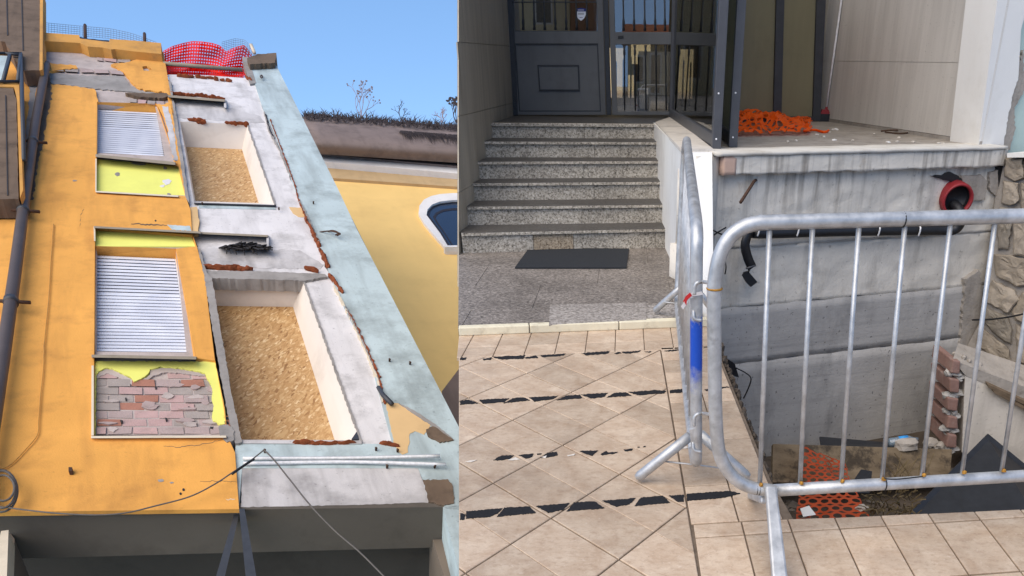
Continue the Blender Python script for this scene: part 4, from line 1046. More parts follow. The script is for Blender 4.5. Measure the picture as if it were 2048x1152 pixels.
# ---- granite floor in front of the steps, with its cream kerb
GZ = .05
WA, WB = onz(917.5, 510, GZ), onz(1028, 231, LZ)          # foot line of the left cladding
wdir = Vector((WB.x - WA.x, WB.y - WA.y, 0)).normalized(); wn = Vector((wdir.y, -wdir.x, 0))
def wallx(y): return WA.x + (WB.x - WA.x) * (y - WA.y) / (WB.y - WA.y)
SA, SB = onz(1342, 499, GZ), onz(1316, 249, LZ)           # foot of the white string wall
def strx(y): return SA.x + (SB.x - SA.x) * (y - SA.y) / (SB.y - SA.y)
gf = slab('granite_landing', [Vector((*p, GZ - .006)) for p in (crL, xy(onz(1412, 652, 0)), xy(onz(1400, 640, GZ)), (strx(7.9), 7.9), (wallx(7.9), 7.9), xy(WA))], (0, 0, -1.2), M['granite_floor']); S(gf)
k0 = crL; k1 = pit_far
kd = (Vector((*k1, 0)) - Vector((*k0, 0))).normalized(); kn = Vector((-kd.y, kd.x, 0))
for a, b in ((0, .27), (.27, .62), (.62, 1)):
    p, q = Vector((*k0, 0)).lerp(Vector((*k1, 0)), a + .002), Vector((*k0, 0)).lerp(Vector((*k1, 0)), b - .002)
    hexa('kerb', [p - kn * .012, q - kn * .012, q - kn * .012 + Vector((0, 0, GZ + .002)), p - kn * .012 + Vector((0, 0, GZ + .002))],
         [p + kn * .05, q + kn * .05, q + kn * .05 + Vector((0, 0, GZ + .002)), p + kn * .05 + Vector((0, 0, GZ + .002))], M['creamkerb'], gf, .006)
regG = ccw([(crL[0] + kn.x * .052, crL[1] + kn.y * .052), (xy(onz(1412, 650, GZ))[0], xy(onz(1412, 652, 0))[1] + .06), (strx(7.8), 7.8), (wallx(7.8), 7.8), xy(WA)])
rows = [(4.9, 5.62), (5.62, 6.28), (6.28, 6.95), (6.95, 8.0)]
cols = [[-2, -1.02, -.12, 2], [-2, -.62, .34, 2], [-2, -1.1, -.2, .38, 2], [-2, -.7, .2, 2]]
for r, (ya, yb) in enumerate(rows):
    for c in range(len(cols[r]) - 1):
        xa, xb = cols[r][c], cols[r][c + 1]
        P = clip(ccw([(xa, ya + .14 * xa), (xb, ya + .14 * xb), (xb, yb + .14 * xb), (xa, yb + .14 * xa)]), regG)
        if len(P) < 3: continue
        P = shrink(P, .0009)
        if len(P) >= 3: ptile('granite_slab', P, GZ, M['granite_new'] if (r == 0 and c == 2) else M['granite_floor'], gf, .03)
P = [xy(onz(*p, GZ)) for p in ((1100, 610), (1291, 606), (1293, 640), (1098, 650))]
slab('repair_slab', [Vector((*p, GZ + .003)) for p in P], (0, 0, -.01), M['granite_new'], gf)

# ---- the six steps
stair = empty('staircase', ((SA.x + WA.x) / 2, 7.6, GZ)); T(stair, 'flight of six speckled granite steps up to the entrance', 'stairs')
NOSE = [((935.4, 465.5), (1341.6, 456.8)), ((946, 412.8), (1335, 408.8)), ((956, 365.8), (1330, 362.8)), ((966, 322.8), (1326, 321.4)), ((974.5, 282.3), (1321, 283.6)), ((983.4, 245.8), (1316, 248.4))]
ZK = [.224, .387, .5435, .698, .844, LZ]
pts = []
for k, (a, b) in enumerate(NOSE):
    pa, pb = onz(*a, ZK[k]), onz(*b, ZK[k]); d = (pb - pa)
    pa = pa - d * .03; pb = pb + d * .008
    pts.append((pa, pb))
zprev = GZ
for k in range(6):
    pa, pb = pts[k]; st = empty('step', (pa + pb) / 2 - Vector((0, 0, ZK[k] - zprev)), stair)
    d = (pb - pa).normalized(); back = Vector((-d.y, d.x, 0))
    dep = .42 if k < 5 else 1.5
    h = ZK[k]; up = Vector((0, 0, 1))
    if k < 5:
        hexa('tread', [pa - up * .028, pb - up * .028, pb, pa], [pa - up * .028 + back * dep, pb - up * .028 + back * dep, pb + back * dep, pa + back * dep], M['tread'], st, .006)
        hexa('nosing', [pa - up * .026 - back * .003, pb - up * .026 - back * .003, pb - up * .004 - back * .003, pa - up * .004 - back * .003],
             [pa - up * .026 + back * .003, pb - up * .026 + back * .003, pb - up * .004 + back * .003, pa - up * .004 + back * .003], M['granite'], st)
    else:
        hexa('nosing', [pa - up * .03, pb - up * .03, pb, pa], [pa - up * .03 + back * .06, pb - up * .03 + back * .06, pb + back * .06, pa + back * .06], M['granite'], st, .005)
    cuts = [0, .33, .52, .92, 1] if k == 0 else ([0, .56, 1] if k % 2 else [0, .62, 1])
    for c in range(len(cuts) - 1):
        p, q = pa.lerp(pb, cuts[c] + (.001 if c else 0)) + back * .028, pa.lerp(pb, cuts[c + 1] - .001) + back * .028
        p.z = q.z = zprev - .01; hh = up * (h - zprev - .018)
        hexa('riser', [p, q, q + hh, p + hh], [p + back * .04, q + back * .04, q + back * .04 + hh, p + back * .04 + hh], M['granite_warm'] if (k == 0 and c == 1) else M['granite'], st)
    zprev = h
nl_, nr_ = pts[5]
DY = 10.13
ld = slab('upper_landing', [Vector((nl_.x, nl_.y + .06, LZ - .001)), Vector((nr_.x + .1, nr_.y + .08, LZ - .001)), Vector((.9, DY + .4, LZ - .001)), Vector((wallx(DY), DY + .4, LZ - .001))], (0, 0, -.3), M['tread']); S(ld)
slab('stair_core', [Vector((wallx(7.9), 7.9, -.4)), Vector((.34, 7.9, -.4)), Vector((.4, 10.4, -.4)), Vector((wallx(10.4), 10.4, -.4))], (0, 0, .45), M['conc'], stair)

# ---- left wall clad in travertine; it ends in an acute corner
cw = empty('clad_wall', WA); T(cw, 'shaded travertine-clad wall beside the steps', 'wall')
def onwall(x, y): return onpl(x, y, WA, wn)
f0, f1 = onwall(917.5, 560), onwall(917.5, -420)
bt = Vector((WB.x, DY + .6, -.3)); 
o0_, o1_ = ony(928, 640, DY + .7), ony(928, -700, DY + .7)
bi0, bi1 = WB.copy(), WB.copy(); bi0.z = -.3; bi1.z = f1.z
b_off = -wn * .012 if wn.x > 0 else wn * .012
V = [f0 + b_off, bi0 + b_off + wdir * .4, o0_, f1 + b_off, bi1 + b_off + wdir * .4, o1_]
V[3].z = V[4].z = V[5].z = f1.z
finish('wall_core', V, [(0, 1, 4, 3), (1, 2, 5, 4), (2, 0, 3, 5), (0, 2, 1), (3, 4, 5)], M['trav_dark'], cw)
zj = [-.2, .53, 1.11, 1.66, 2.3, 2.9, 3.5]
wallpl = lambda s, z: Vector((WA.x + wdir.x * s, WA.y + wdir.y * s, z))
def front_s(z):   # where the cladding ends at height z
    t = (z - f0.z) / (f1.z - f0.z); p = f0.lerp(f1, t); return (p - WA).dot(wdir) + .001
LW = (WB - WA).dot(wdir) + .25
inn = wn if wn.x > 0 else -wn
for r in range(len(zj) - 1):
    cutS = [-9, .55 + .3 * (r % 2), 1.55 + .3 * (r % 2), LW]
    for c in range(3):
        z0, z1 = zj[r] + .002, zj[r + 1] - .002
        s00, s01 = max(cutS[c], front_s(z0)), cutS[c + 1] - .003; s10 = max(cutS[c], front_s(z1))
        A = [wallpl(s00, z0), wallpl(s01, z0), wallpl(s01, z1), wallpl(s10, z1)]
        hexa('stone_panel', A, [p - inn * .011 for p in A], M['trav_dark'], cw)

# ---- white string wall beside the steps
tp = [onz(1316, 247, LZ), onz(1343, 237, LZ), onz(1437, 306, LZ), onz(1366, 304, LZ)]
P0 = onz(1366, 304, LZ); P1 = onz(1424, 305, LZ)
Q0 = onz(1393, 628, GZ); Q1 = onz(1432, 648, GZ); Q0.z = Q1.z = -.15
bkl = Vector((strx(9.3) - .03, 9.3, 0)); bkr = Vector((.62, 9.3, 0))
sw = empty('string_wall', (.5, 7, GZ)); T(sw, 'white painted low wall between steps and pit', 'wall')
A = [Vector((SA.x + .03, SA.y, -.15)), Q0, P0, Vector((strx(SA.y) - .02, SA.y, LZ))]
V = [Q0, Q1, P1, P0, Vector((bkl.x, bkl.y, -.15)), Vector((bkr.x, bkr.y, -.15)), Vector((bkr.x, bkr.y, LZ)), Vector((bkl.x, bkl.y, LZ))]
hexa('wall_body', V[:4], V[4:], M['white'], sw)
cp = [onz(1311, 247, LZ), onz(1343, 236, LZ), onz(1428, 303.5, LZ), onz(1362, 303.5, LZ)]
slab('coping', [Vector((p.x, p.y, LZ + .016)) for p in cp], (0, 0, -.022), M['conc'], sw)
# ---- platform above the pit
a_, b_ = onz(1437, 305, LZ), onz(2012, 292, LZ)
pd = (b_ - a_).normalized(); pn = Vector((pd.y, -pd.x, 0))     # towards the camera
plat = empty('concrete_platform', (a_ + b_) / 2 - Vector((0, 0, .2))); T(plat, 'cracked concrete platform slab over the pit', 'platform')
def pw(s, z, o=0): p = a_ + pd * s + pn * o; return Vector((p.x, p.y, z))
PL = (b_ - a_).length
fr = [pw(-.02, LZ), pw(PL, LZ)]
bk = [Vector((2.5, 10.4, LZ)), Vector((.55, 10.4, LZ))]
slab('deck', [fr[0] + Vector((0, 0, .0)), fr[1], Vector((3.1, 9, LZ)), Vector((2.6, 10.4, LZ)), Vector((.5, 10.4, LZ)), Vector((.6, 8, LZ))], (0, 0, -.03), M['conc_rough'], plat)
def rough_face(name, s0, s1, z0, z1, o, mat, parent, ns, nz, amp, seed, back=.12, edge=.012):
    V = []; Fc = []
    for i in range(ns + 1):
        for j in range(nz + 1):
            s = s0 + (s1 - s0) * i / ns; z = z0 + (z1 - z0) * j / nz
            n_ = noise.noise(Vector((s * 3.1 + seed, z * 6, seed))) + .6 * noise.noise(Vector((s * 9 + seed, z * 14, seed)))
            ze = z + (noise.noise(Vector((s * 7, seed, 3.3))) * edge if j in (0, nz) else 0)
            V.append(pw(s, ze, o + amp * n_))
    k = nz + 1
    for i in range(ns):
        for j in range(nz): a = i * k + j; Fc.append((a, a + k, a + k + 1, a + 1))
    n0 = len(V)
    for i in range(ns + 1):
        for j in (0, nz): V.append(pw(s0 + (s1 - s0) * i / ns, V[i * k + j].z, o - back))
    for i in range(ns):
        Fc.append((i * k, n0 + 2 * i, n0 + 2 * i + 2, (i + 1) * k)); Fc.append((i * k + nz, (i + 1) * k + nz, n0 + 2 * i + 3, n0 + 2 * i + 1))
    for i in (0, ns):
        r = [i * k + j for j in range(nz + 1)] + [n0 + 2 * i + 1, n0 + 2 * i]; Fc.append(tuple(r) if i == 0 else tuple(r[::-1]))
    o_ = finish(name, V, Fc, mat, parent, True)
    return o_
sb = rough_face('slab_edge', .04, PL, LZ - .15, LZ - .02, .03, M['conc_wall'], plat, 90, 8, .008, 3, .3)
rough_face('deck_lip', -.03, PL - .02, LZ - .022, LZ + .004, .045, M['white_dirty'], plat, 60, 1, .004, 5, .3, .004)
rough_face('patched_corner', .03, .13, LZ - .155, LZ - .03, .033, plaster('pinkish_patch', (200, 168, 148), 'world', .06, (140, 116, 100), .3, .1, 50, 5, .3), plat, 6, 4, .002, 8, .1)
# pebbles and grit on the deck
rg = random.Random(3)
for i in range(26):
    x = rg.uniform(1560, 1930); y = rg.uniform(258, 288); p = onz(x, y, LZ)
    V, Fc = rock_geo(p + Vector((0, 0, .004)), (rg.uniform(.008, .025), rg.uniform(.008, .03), .008), AX, i, 1, .5); finish('chip', V, Fc, M['conc'] if i % 3 else M['white'], plat)

# ---- concrete wall of the pit
pwall = empty('pit_wall', pw(1.2, -1.6)); T(pwall, 'stained concrete wall below the platform, behind the bars', 'wall')
rough_face('upper_lift', -.16, PL + .3, .30, LZ - .14, -.04, M['conc_wall'], pwall, 90, 24, .012, 11, .3)
rough_face('middle_lift', -.2, PL + .3, -.16, .302, -.05, M['conc_wall'], pwall, 90, 16, .012, 12, .3)
rough_face('lower_lift', -.2, PL + .3, -.62, -.162, -.03, M['conc_low'], pwall, 70, 8, .008, 13, .3)
rough_face('bottom_lift', -.2, PL + .3, -1.9, -.622, -.02, M['conc_low'], pwall, 70, 14, .006, 14, .3)
rough_face('plaster_strip', -.16, .02, -.1, LZ - .02, -.025, M['white_dirty'], pwall, 6, 20, .006, 15, .1)
def wp(x, y, o=0): return onpl(x, y, a_ + pn * o, pn)
def wpatch(name, px, o0, o1, mat, parent, rag=(1, 4)):
    return slab(name, [wp(x, y, o1) for x, y in ragged(px, rag[0], rag[1])], pn * (o0 - o1), mat, parent)
wpatch('break_out', [(1862, 352), (1885, 350), (1900, 344), (1918, 352), (1928, 368), (1934, 385), (1920, 372), (1900, 362), (1880, 358)], -.08, -.018, M['black'], pwall)
wpatch('mortar_patch', [(1925, 352), (1962, 350), (1975, 362), (1970, 400), (1932, 402), (1926, 376)], -.08, -.012, M['conc_rough'], pwall)
wpatch('mortar_patch', [(1980, 345), (2000, 340), (2004, 372), (1992, 392), (1980, 380)], -.08, -.008, M['conc_rough'], pwall)
wpatch('break_out', [(1996, 335), (2008, 330), (2004, 358), (1997, 376)], -.08, -.004, M['black'], pwall)
wpatch('mortar_patch', [(1932, 560), (1960, 540), (1968, 640), (1940, 720), (1918, 720), (1924, 640)], -.08, .0, M['conc_rough'], pwall, (2, 6))

# ---- right-hand travertine wall
RA, RB = onz(1655, 243, LZ), onz(1958, 290, LZ)
rd = Vector((RB.x - RA.x, RB.y - RA.y, 0)).normalized(); rn = Vector((rd.y, -rd.x, 0))
if rn.x > 0: rn = -rn
def onr(x, y): return onpl(x, y, RA, rn)
RW = (RB - RA).length
rw = empty('clad_wall', RB); T(rw, 'bright streaked travertine wall right of the platform', 'wall')
rp = lambda s, z: Vector((RA.x + rd.x * s, RA.y + rd.y * s, z))
zr = onr(1900, 125).z
def pq(s0, s1, z0, z1, mat, name, off=0):
    A = [rp(s0, z0) + rn * off, rp(s1, z0) + rn * off, rp(s1, z1) + rn * off, rp(s0, z1) + rn * off]; return hexa(name, A, [p - rn * .03 for p in A], mat, rw)
js = [-.5, .45, 1.25, 2.1, RW]
for r, (z0, z1) in enumerate(((LZ + .03, zr), (zr, zr + .66), (zr + .66, zr + 1.4), (zr + 1.4, zr + 2.2))):
    jj = [-.5, .5 + .35 * (r % 2), 1.35 + .3 * (r % 2), 2.2 + .25 * (r % 2), RW]
    for c in range(4): pq(jj[c] + .0015, jj[c + 1] - .0015, z0 + .0015, z1 - .0015, M['trav'], 'stone_panel')
pq(-.5, RW, LZ - .01, LZ + .028, M['conc_rough'], 'skirting', .004)
hexa('wall_core', [rp(-.5, LZ - .3) - rn * .032, rp(RW - .4, LZ - .3) - rn * .032, rp(RW - .4, 4) - rn * .032, rp(-.5, 4) - rn * .032], [rp(-.5, LZ - .3) - rn * .5, rp(RW - .4, LZ - .3) - rn * .5, rp(RW - .4, 4) - rn * .5, rp(-.5, 4) - rn * .5], M['conc'], rw)
# white rendered end of that wall with its broken corner
E0 = RB.copy(); en_ = Vector((pd.x, pd.y, 0))
def onend(x, y): return onpl(x, y, E0, pn)
ex = [(1957, 291), (1996, -10), (2003, -420), (2110, -420), (2060, -10), (2042, 60), (2038, 150), (2026, 190), (2018, 225), (2012, 262), (2006, 294)]
we = slab('white_wall_end', [onend(*p) for p in ex[:6]] + [onend(*p) for p in ragged(ex[6:], 1.5, 5, False)], -pn * .35, M['white'], rw)
cr = slab('broken_corner', [onend(*p) - pn * .03 for p in ragged([(2004, 296), (2012, 255), (2020, 215), (2034, 165), (2052, 100), (2056, 180), (2034, 215), (2036, 260), (2026, 300)], 1.8, 5)], -pn * .3, M['conc_rough'], rw)
bw = slab('pale_blue_wall', [onend(*p) - pn * .06 for p in ((2022, 314), (2030, 200), (2048, 100), (2060, -300), (2700, -300), (2700, 330))], -pn * .3, plaster('pale_blue_green_render', (178, 198, 190), 'world', .05, (120, 120, 110), .2, .2)); T(bw, 'strip of pale blue-green wall at the right edge', 'wall')

# ---- rubble stone pillar at the right
cst = wp(2006, 318, 0)
SPn = Vector((-.80, -.60, 0)).normalized()
sp_o = Vector((cst.x, cst.y, 0)); 
def onst(x, y, o=0): return onpl(x, y, sp_o + SPn * o, SPn)
sp = empty('stone_pillar', onst(2000, 700)); T(sp, 'rough rubble stone pillar at the right edge beside the pit', 'pillar')
core_px = [(2000, 312), (2700, 290), (2700, 1200), (1930, 860), (1930, 700), (1962, 640)]
slab('mortar_core', [onst(*p, -.02) for p in core_px], -SPn * .5, M['conc_rough'], sp)
STN = [[(2010, 318), (2045, 316), (2048, 356), (2030, 362), (2008, 352)], [(2048, 316), (2100, 312), (2100, 372), (2050, 360)], [(2006, 360), (2036, 366), (2040, 402), (2020, 412), (2002, 406)], [(2042, 366), (2100, 376), (2100, 440), (2042, 436)],
       [(1998, 414), (2018, 416), (2024, 450), (2016, 498), (1994, 500)], [(2028, 412), (2040, 440), (2100, 446), (2100, 520), (2026, 512), (2024, 470)], [(1988, 510), (2020, 508), (2070, 524), (2060, 572), (2034, 574), (1990, 552)], [(2066, 530), (2110, 530), (2110, 600), (2060, 580)],
       [(1984, 560), (2030, 580), (2040, 600), (2016, 628), (1972, 606), (1976, 580)], [(2044, 584), (2110, 604), (2110, 680), (2030, 640), (2024, 626)], [(1970, 612), (2014, 634), (2024, 660), (2022, 690), (1990, 668), (1962, 640)], [(2032, 646), (2110, 690), (2110, 770), (2032, 720)],
       [(1960, 648), (1986, 672), (2020, 700), (2024, 726), (1990, 716), (1952, 690)], [(2030, 730), (2110, 780), (2110, 850), (2040, 790)], [(1950, 700), (1990, 722), (2026, 736), (2030, 780), (1980, 750), (1944, 720)]]
for i, pg in enumerate(STN):
    rgx = ragged(pg, 2.0, 9, rs=i + 200); cx = sum(p[0] for p in pg) / len(pg); cy = sum(p[1] for p in pg) / len(pg)
    n_ = len(rgx); V = []; Fc = []
    RG = ((1.0, -.03), (.98, .016), (.9, .030), (.68, .034), (.45, .034), (.22, .035))
    for (k_, o) in RG:
        for x, y in rgx:
            px_, py_ = cx + (x - cx) * k_, cy + (y - cy) * k_
            dn = 0 if o < 0 else .016 * noise.noise(Vector((px_ * .06, py_ * .06, i))) + .008 * noise.noise(Vector((px_ * .17, py_ * .17, i + 7)))
            V.append(onst(px_, py_, o + dn))
    for r_ in range(len(RG) - 1):
        for k in range(n_): Fc.append((r_ * n_ + k, r_ * n_ + (k + 1) % n_, (r_ + 1) * n_ + (k + 1) % n_, (r_ + 1) * n_ + k))
    Fc.append(tuple(range((len(RG) - 1) * n_, len(RG) * n_)))
    finish('stone', V, Fc, M['stone'][i % 3], sp)
cpz = onst(2012, 312)
slab('cap', [onst(2014, 306, .08), onst(2600, 300, .08), onst(2600, 312, .08), onst(2014, 315, .08)], -SPn * .4, M['white'], sp)

# ---- entrance doors
door = empty('entrance_door', (-.2, DY, LZ)); T(door, 'grey steel double entrance door with barred glass above the steps', 'door')
def dp_(x, y, o=0): return ony(x, y, DY - o)
ZT = 2.75                                           # doors go on above the picture
def vext(x, y):                                     # carry a point of the top edge up to the lintel
    return dp_(x, y)
def dbox(name, px, o0, o1, mat, parent, bev=.004):
    A = [dp_(*p, o1) for p in px]; B = [Vector((p.x, DY - o0, p.z)) for p in A]; return hexa(name, A, B, mat, parent, bev)
YT = -95
def sx_(x, y): return x - (x - 1233) * (5 - y) / 4150 * -1 if y < 5 else x
dbox('frame_post', [(1003, YT), (1021, YT), (1036, 231), (1026, 231)], -.06, .05, M['dooredge'], door)
lf = empty('door_leaf', dp_(1120, 230), door)
dbox('left_stile', [(1014, YT), (1020, YT), (1040, 230), (1031, 230)], 0, .035, M['doorsteel'], lf)
dbox('right_stile', [(1191, YT), (1203, YT), (1212, 230), (1200, 230)], 0, .035, M['doorsteel'], lf)
dbox('middle_rail', [(1022, 63), (1198, 63), (1200, 87), (1029, 87)], 0, .034, M['doorsteel'], lf)
dbox('bottom_rail', [(1036, 222), (1204, 222), (1205, 230), (1038, 230)], 0, .034, M['doorsteel'], lf)
dbox('lower_panel', [(1025, 84), (1199, 84), (1205, 224), (1034, 224)], -.01, .02, M['doorsteel'], lf)
dbox('raised_field', [(1077, 132), (1156, 132), (1157.5, 179), (1080.5, 179)], .0, .032, M['doorsteel'], lf)
def mould(q, o, wd=2.4, nm_='moulding', par=lf):
    for k in range(4):
        a, b = q[k], q[(k + 1) % 4]; hor = abs(b[0] - a[0]) > abs(b[1] - a[1])
        dx, dy = (0, wd / 2) if hor else (wd / 2, 0)
        if hor: e = wd / 2; s = 1 if b[0] > a[0] else -1; a = (a[0] - e * s, a[1]); b = (b[0] + e * s, b[1])
        else: e = wd / 2; s = 1 if b[1] > a[1] else -1; a = (a[0], a[1] + e * s * 1.05); b = (b[0], b[1] - e * s * 1.05)
        dbox(nm_, [(a[0] - dx, a[1] - dy), (b[0] - dx, b[1] - dy), (b[0] + dx, b[1] + dy), (a[0] + dx, a[1] + dy)], 0, o, M['dooredge'], par, .002)
mould([(1030, 88), (1195, 88), (1201, 222), (1039, 222)], .036, 2.2)
mould([(1076, 131), (1156.5, 131), (1158, 180), (1079.5, 180)], .042, 2.4)
dbox('glass_pane', [(1017, YT), (1196, YT), (1198, 64), (1022, 64)], -.012, -.004, M['glass'], lf, 0)
mould([(1024, 4), (1194, 4), (1196, 62.5), (1025, 62.5)], .030, 2.0, 'bead')
def baluster(x0, y0, x1, y1, par, knob=True):
    a, b = dp_(x0, y0, .012), dp_(x1, y1, .012); n_ = 8
    L_ = [a.lerp(b, k / n_) for k in range(n_ + 1)]
    P = [a, b.lerp(a, .16), b.lerp(a, .14), b.lerp(a, .08), b.lerp(a, .06), b]; r = [.008, .008, .013, .013, .009, .016]
    tube('bar', P, r, M['dooredge'], par, 8)
Z1 = lambda x: 910 + x * .2783
for x in (490, 570, 645, 722, 800, 875, 950): baluster(Z1(x) - 4, YT, Z1(x), 60, lf)
rf_ = empty('door_leaf', dp_(1320, 230), door)
dbox('meeting_post', [(1203, YT), (1214, YT), (1223, 230), (1213, 230)], 0, .045, M['dooredge'], rf_)
dbox('left_stile', [(1215, YT), (1226, YT), (1235, 230), (1224, 230)], 0, .035, M['doorsteel'], rf_)
dbox('middle_rail', [(1226, 64), (1410, 64), (1410, 89), (1228, 89)], 0, .034, M['doorsteel'], rf_)
dbox('bottom_rail', [(1233, 223), (1412, 223), (1412, 230), (1234, 230)], 0, .034, M['doorsteel'], rf_)
dbox('right_stile', [(1408, YT), (1424, YT), (1420, 230), (1408, 230)], 0, .035, M['doorsteel'], rf_)
dbox('glass_pane', [(1222, YT), (1412, YT), (1412, 66), (1226, 66)], -.012, -.004, M['glass'], rf_, 0)
dbox('glass_pane', [(1227, 87), (1412, 87), (1412, 225), (1233, 225)], -.012, -.004, M['glass'], rf_, 0)
for x in (1212, 1288, 1365, 1440, 1510, 1600, 1700): baluster(Z1(x) - 2, YT, Z1(x), 62, rf_); baluster(Z1(x + 8), 221, Z1(x + 4), 90, rf_)
# keyhole plate and hinges
for y in (190, 205): dbox('hinge', [(1027, y), (1031, y), (1032, y + 12), (1028, y + 12)], 0, .06, M['dooredge'], lf, .002)
dbox('lock_plate', [(1236, 72), (1247, 71), (1247, 77), (1236, 78)], 0, .04, M['black'], rf_, .001)
# shield-shaped sticker on the glass
M['stk_w'] = plain('white_sticker', (222, 224, 230), .4, .3, 0, .02, 5, 'world', 0); M['stk_b'] = plain('navy_sticker', (36, 44, 110), .4, .3, 0, .02, 5, 'world', 0)
stk = empty('shield_sticker', dp_(1162, 41, .0)); T(stk, 'white shield sticker with navy top on the left door glass', 'sticker')
shp = [(1152, 22), (1171.5, 22), (1171.5, 30), (1168, 37), (1162, 41.5), (1156, 37), (1152.4, 30)]
slab('shield', [dp_(*p, -.0015) for p in shp], (0, .002, 0), M['stk_w'], stk)
slab('top_band', [dp_(*p, -.001) for p in ((1151.5, 17.5), (1162, 15.5), (1171.8, 17.5), (1171.8, 23), (1151.8, 23))], (0, .002, 0), M['stk_b'], stk)
for k, (x0, x1, y, mt) in enumerate(((1155.5, 1168, 19.6, 'stk_w'), (1156, 1168, 26, 'cable'), (1156, 1168, 28, 'cable'), (1159, 1165.5, 34.5, 'stk_b'))):
    slab('print_line', [dp_(*p, .0005) for p in ((x0, y), (x1, y), (x1, y + .9), (x0, y + .9))], (0, .001, 0), M[mt], stk)

# ---- hall behind the doors
M['hall'] = plaster('dim_hall_wall', (150, 136, 108), 'world', .08, (90, 80, 64), .3, .1)
hall = empty('entrance_hall', (.2, 12.5, LZ)); T(hall, 'dim hall seen through the door glass', 'hall')
HB = 13.4
def hw(px0, px1, y0, y1): 
    p, q = ony(px0, y1, HB), ony(px1, y0, HB); return (p.x, p.z, q.x, q.z)
ops = [(1214, 1247, 96, 196), (1262, 1302, 84, 128), (1330, 1364, 128, 198), (1256, 1268, 150, 196)]
xa, xb = -1.6, 1.6
wpoly = [Vector((xa, HB, LZ - .2)), Vector((xb, HB, LZ - .2)), Vector((xb, HB, 4.9)), Vector((xa, HB, 4.9))]
hl = []
for o in ops:
    x0, z0, x1, z1 = hw(o[0], o[1], o[2], o[3]); hl.append([Vector((x0, HB, z0)), Vector((x1, HB, z0)), Vector((x1, HB, z1)), Vector((x0, HB, z1))])
slab('back_wall', [wpoly] + hl, (0, .15, 0), M['hall'], hall)
for k in range(9):
    x = ony(1232 + k * 15, 120, HB - .5).x; tube('hall_railing_bar', [Vector((x, HB - .5, LZ)), Vector((x, HB - .5, LZ + .55 + .03 * k))], .012, M['dooredge'], hall, 6)
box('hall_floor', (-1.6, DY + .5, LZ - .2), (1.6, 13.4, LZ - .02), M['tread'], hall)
box('side_wall', (1.4, DY + .2, LZ - .2), (1.6, 13.4, 4.9), M['hall'], hall)
box('side_wall', (-1.9, DY + .8, LZ - .2), (-1.6, 13.4, 4.9), M['hall'], hall)
for k in range(4): box('hall_step', (.2, 12.0 + .28 * k, LZ), (1.35, 12.28 + .28 * k + .9, LZ + .17 * (k + 1)), M['trav'], hall)

# ---- glass screens beside the landing
def screen(name, label, near, far, zt, post, rail, gl, fr_, split=None):
    e = empty(name, near); T(e, label, 'glass screen')
    d = Vector((far.x - near.x, far.y - near.y, 0)); L_ = d.length; d.normalize(); n_ = Vector((-d.y, d.x, 0)) * .028
    def seg(nm_, s0, s1, z0, z1, mat, th=1.0, bev=.004):
        P = [near + d * s0, near + d * s1]
        A = [Vector((*xy(P[0] + n_ * th), z0)), Vector((*xy(P[1] + n_ * th), z0)), Vector((*xy(P[1] + n_ * th), z1)), Vector((*xy(P[0] + n_ * th), z1))]
        B = [Vector((*xy(P[0] - n_ * th), z0)), Vector((*xy(P[1] - n_ * th), z0)), Vector((*xy(P[1] - n_ * th), z1)), Vector((*xy(P[0] - n_ * th), z1))]
        return hexa(nm_, A, B, mat, e, bev)
    seg('near_post', 0, post, LZ, zt, fr_, 1.15); seg('far_post', L_ - post, L_, LZ, zt, fr_)
    if split: 
        for s in split: seg('middle_post', s, s + post, LZ, zt, fr_)
    seg('bottom_rail', post, L_ - post, LZ + .012, LZ + rail, fr_, .9); seg('top_rail', post, L_ - post, zt - rail, zt, fr_, .9)
    seg('glass_pane', post, L_ - post, LZ + rail - .004, zt - rail, gl, .12, 0)
    for z in (LZ + .07, 1.35):
        p = near + d * .0; tube('screw', [Vector((p.x, p.y - .004, z)) + n_ * .2, Vector((p.x, p.y + .01, z)) + n_ * .2], .007, M['white_pvc'], e, 6)
    return e
na, fa = onz(1433, 299, LZ), Vector((.52, DY - .05, LZ))
screen('glass_screen', 'glass screen with grey frame between landing and platform, its edge nearest the steps', na, fa, 2.9, .08, .10, M['glass_clear'], M['frame'])
nb, fb = onz(1466, 295, LZ), Vector((.86, DY - .05, LZ))
screen('glass_screen', 'second grey-framed glass screen, just left of the orange net heap', nb, fb, 2.9, .08, .10, M['frost'], M['frame'])
# frosted screen at the back of the platform
f_a, f_b = onz(1474, 243, LZ), onz(1649, 243, LZ)
fe = empty('frosted_screen', (f_a + f_b) / 2); T(fe, 'frosted olive glass screen at the back of the platform', 'glass screen')
fdv = (f_b - f_a); 
def onf(x, y, o=0): n_ = Vector((fdv.y, -fdv.x, 0)).normalized(); return onpl(x, y, f_a + n_ * o, n_)
def fbx(nm_, px, th, mat, o=0):
    n_ = Vector((fdv.y, -fdv.x, 0)).normalized(); A = [onf(*p, o) for p in px]; return hexa(nm_, A, [p - n_ * th for p in A], mat, fe, .003)
for a, b in (((1473, 1480), (1473, 1479)), ((1553, 1569), (1547, 1563)), ((1634, 1652), (1626, 1641))):
    fbx('post', [(a[0] + (a[0] - b[0]) * .4, -95), (a[1] + (a[1] - b[1]) * .4, -95), (b[1], 242), (b[0], 242)], .06, M['steel'], .02)
fbx('bottom_rail', [(1474, 233), (1640, 233), (1640, 243), (1474, 243)], .05, M['steel'], .012)
fbx('pane', [(1476, -95), (1560, -95), (1556, 236), (1476, 236)], .012, M['frost'], -.01)
fbx('pane', [(1562, -95), (1648, -95), (1634, 236), (1556, 236)], .012, M['frost'], -.012)
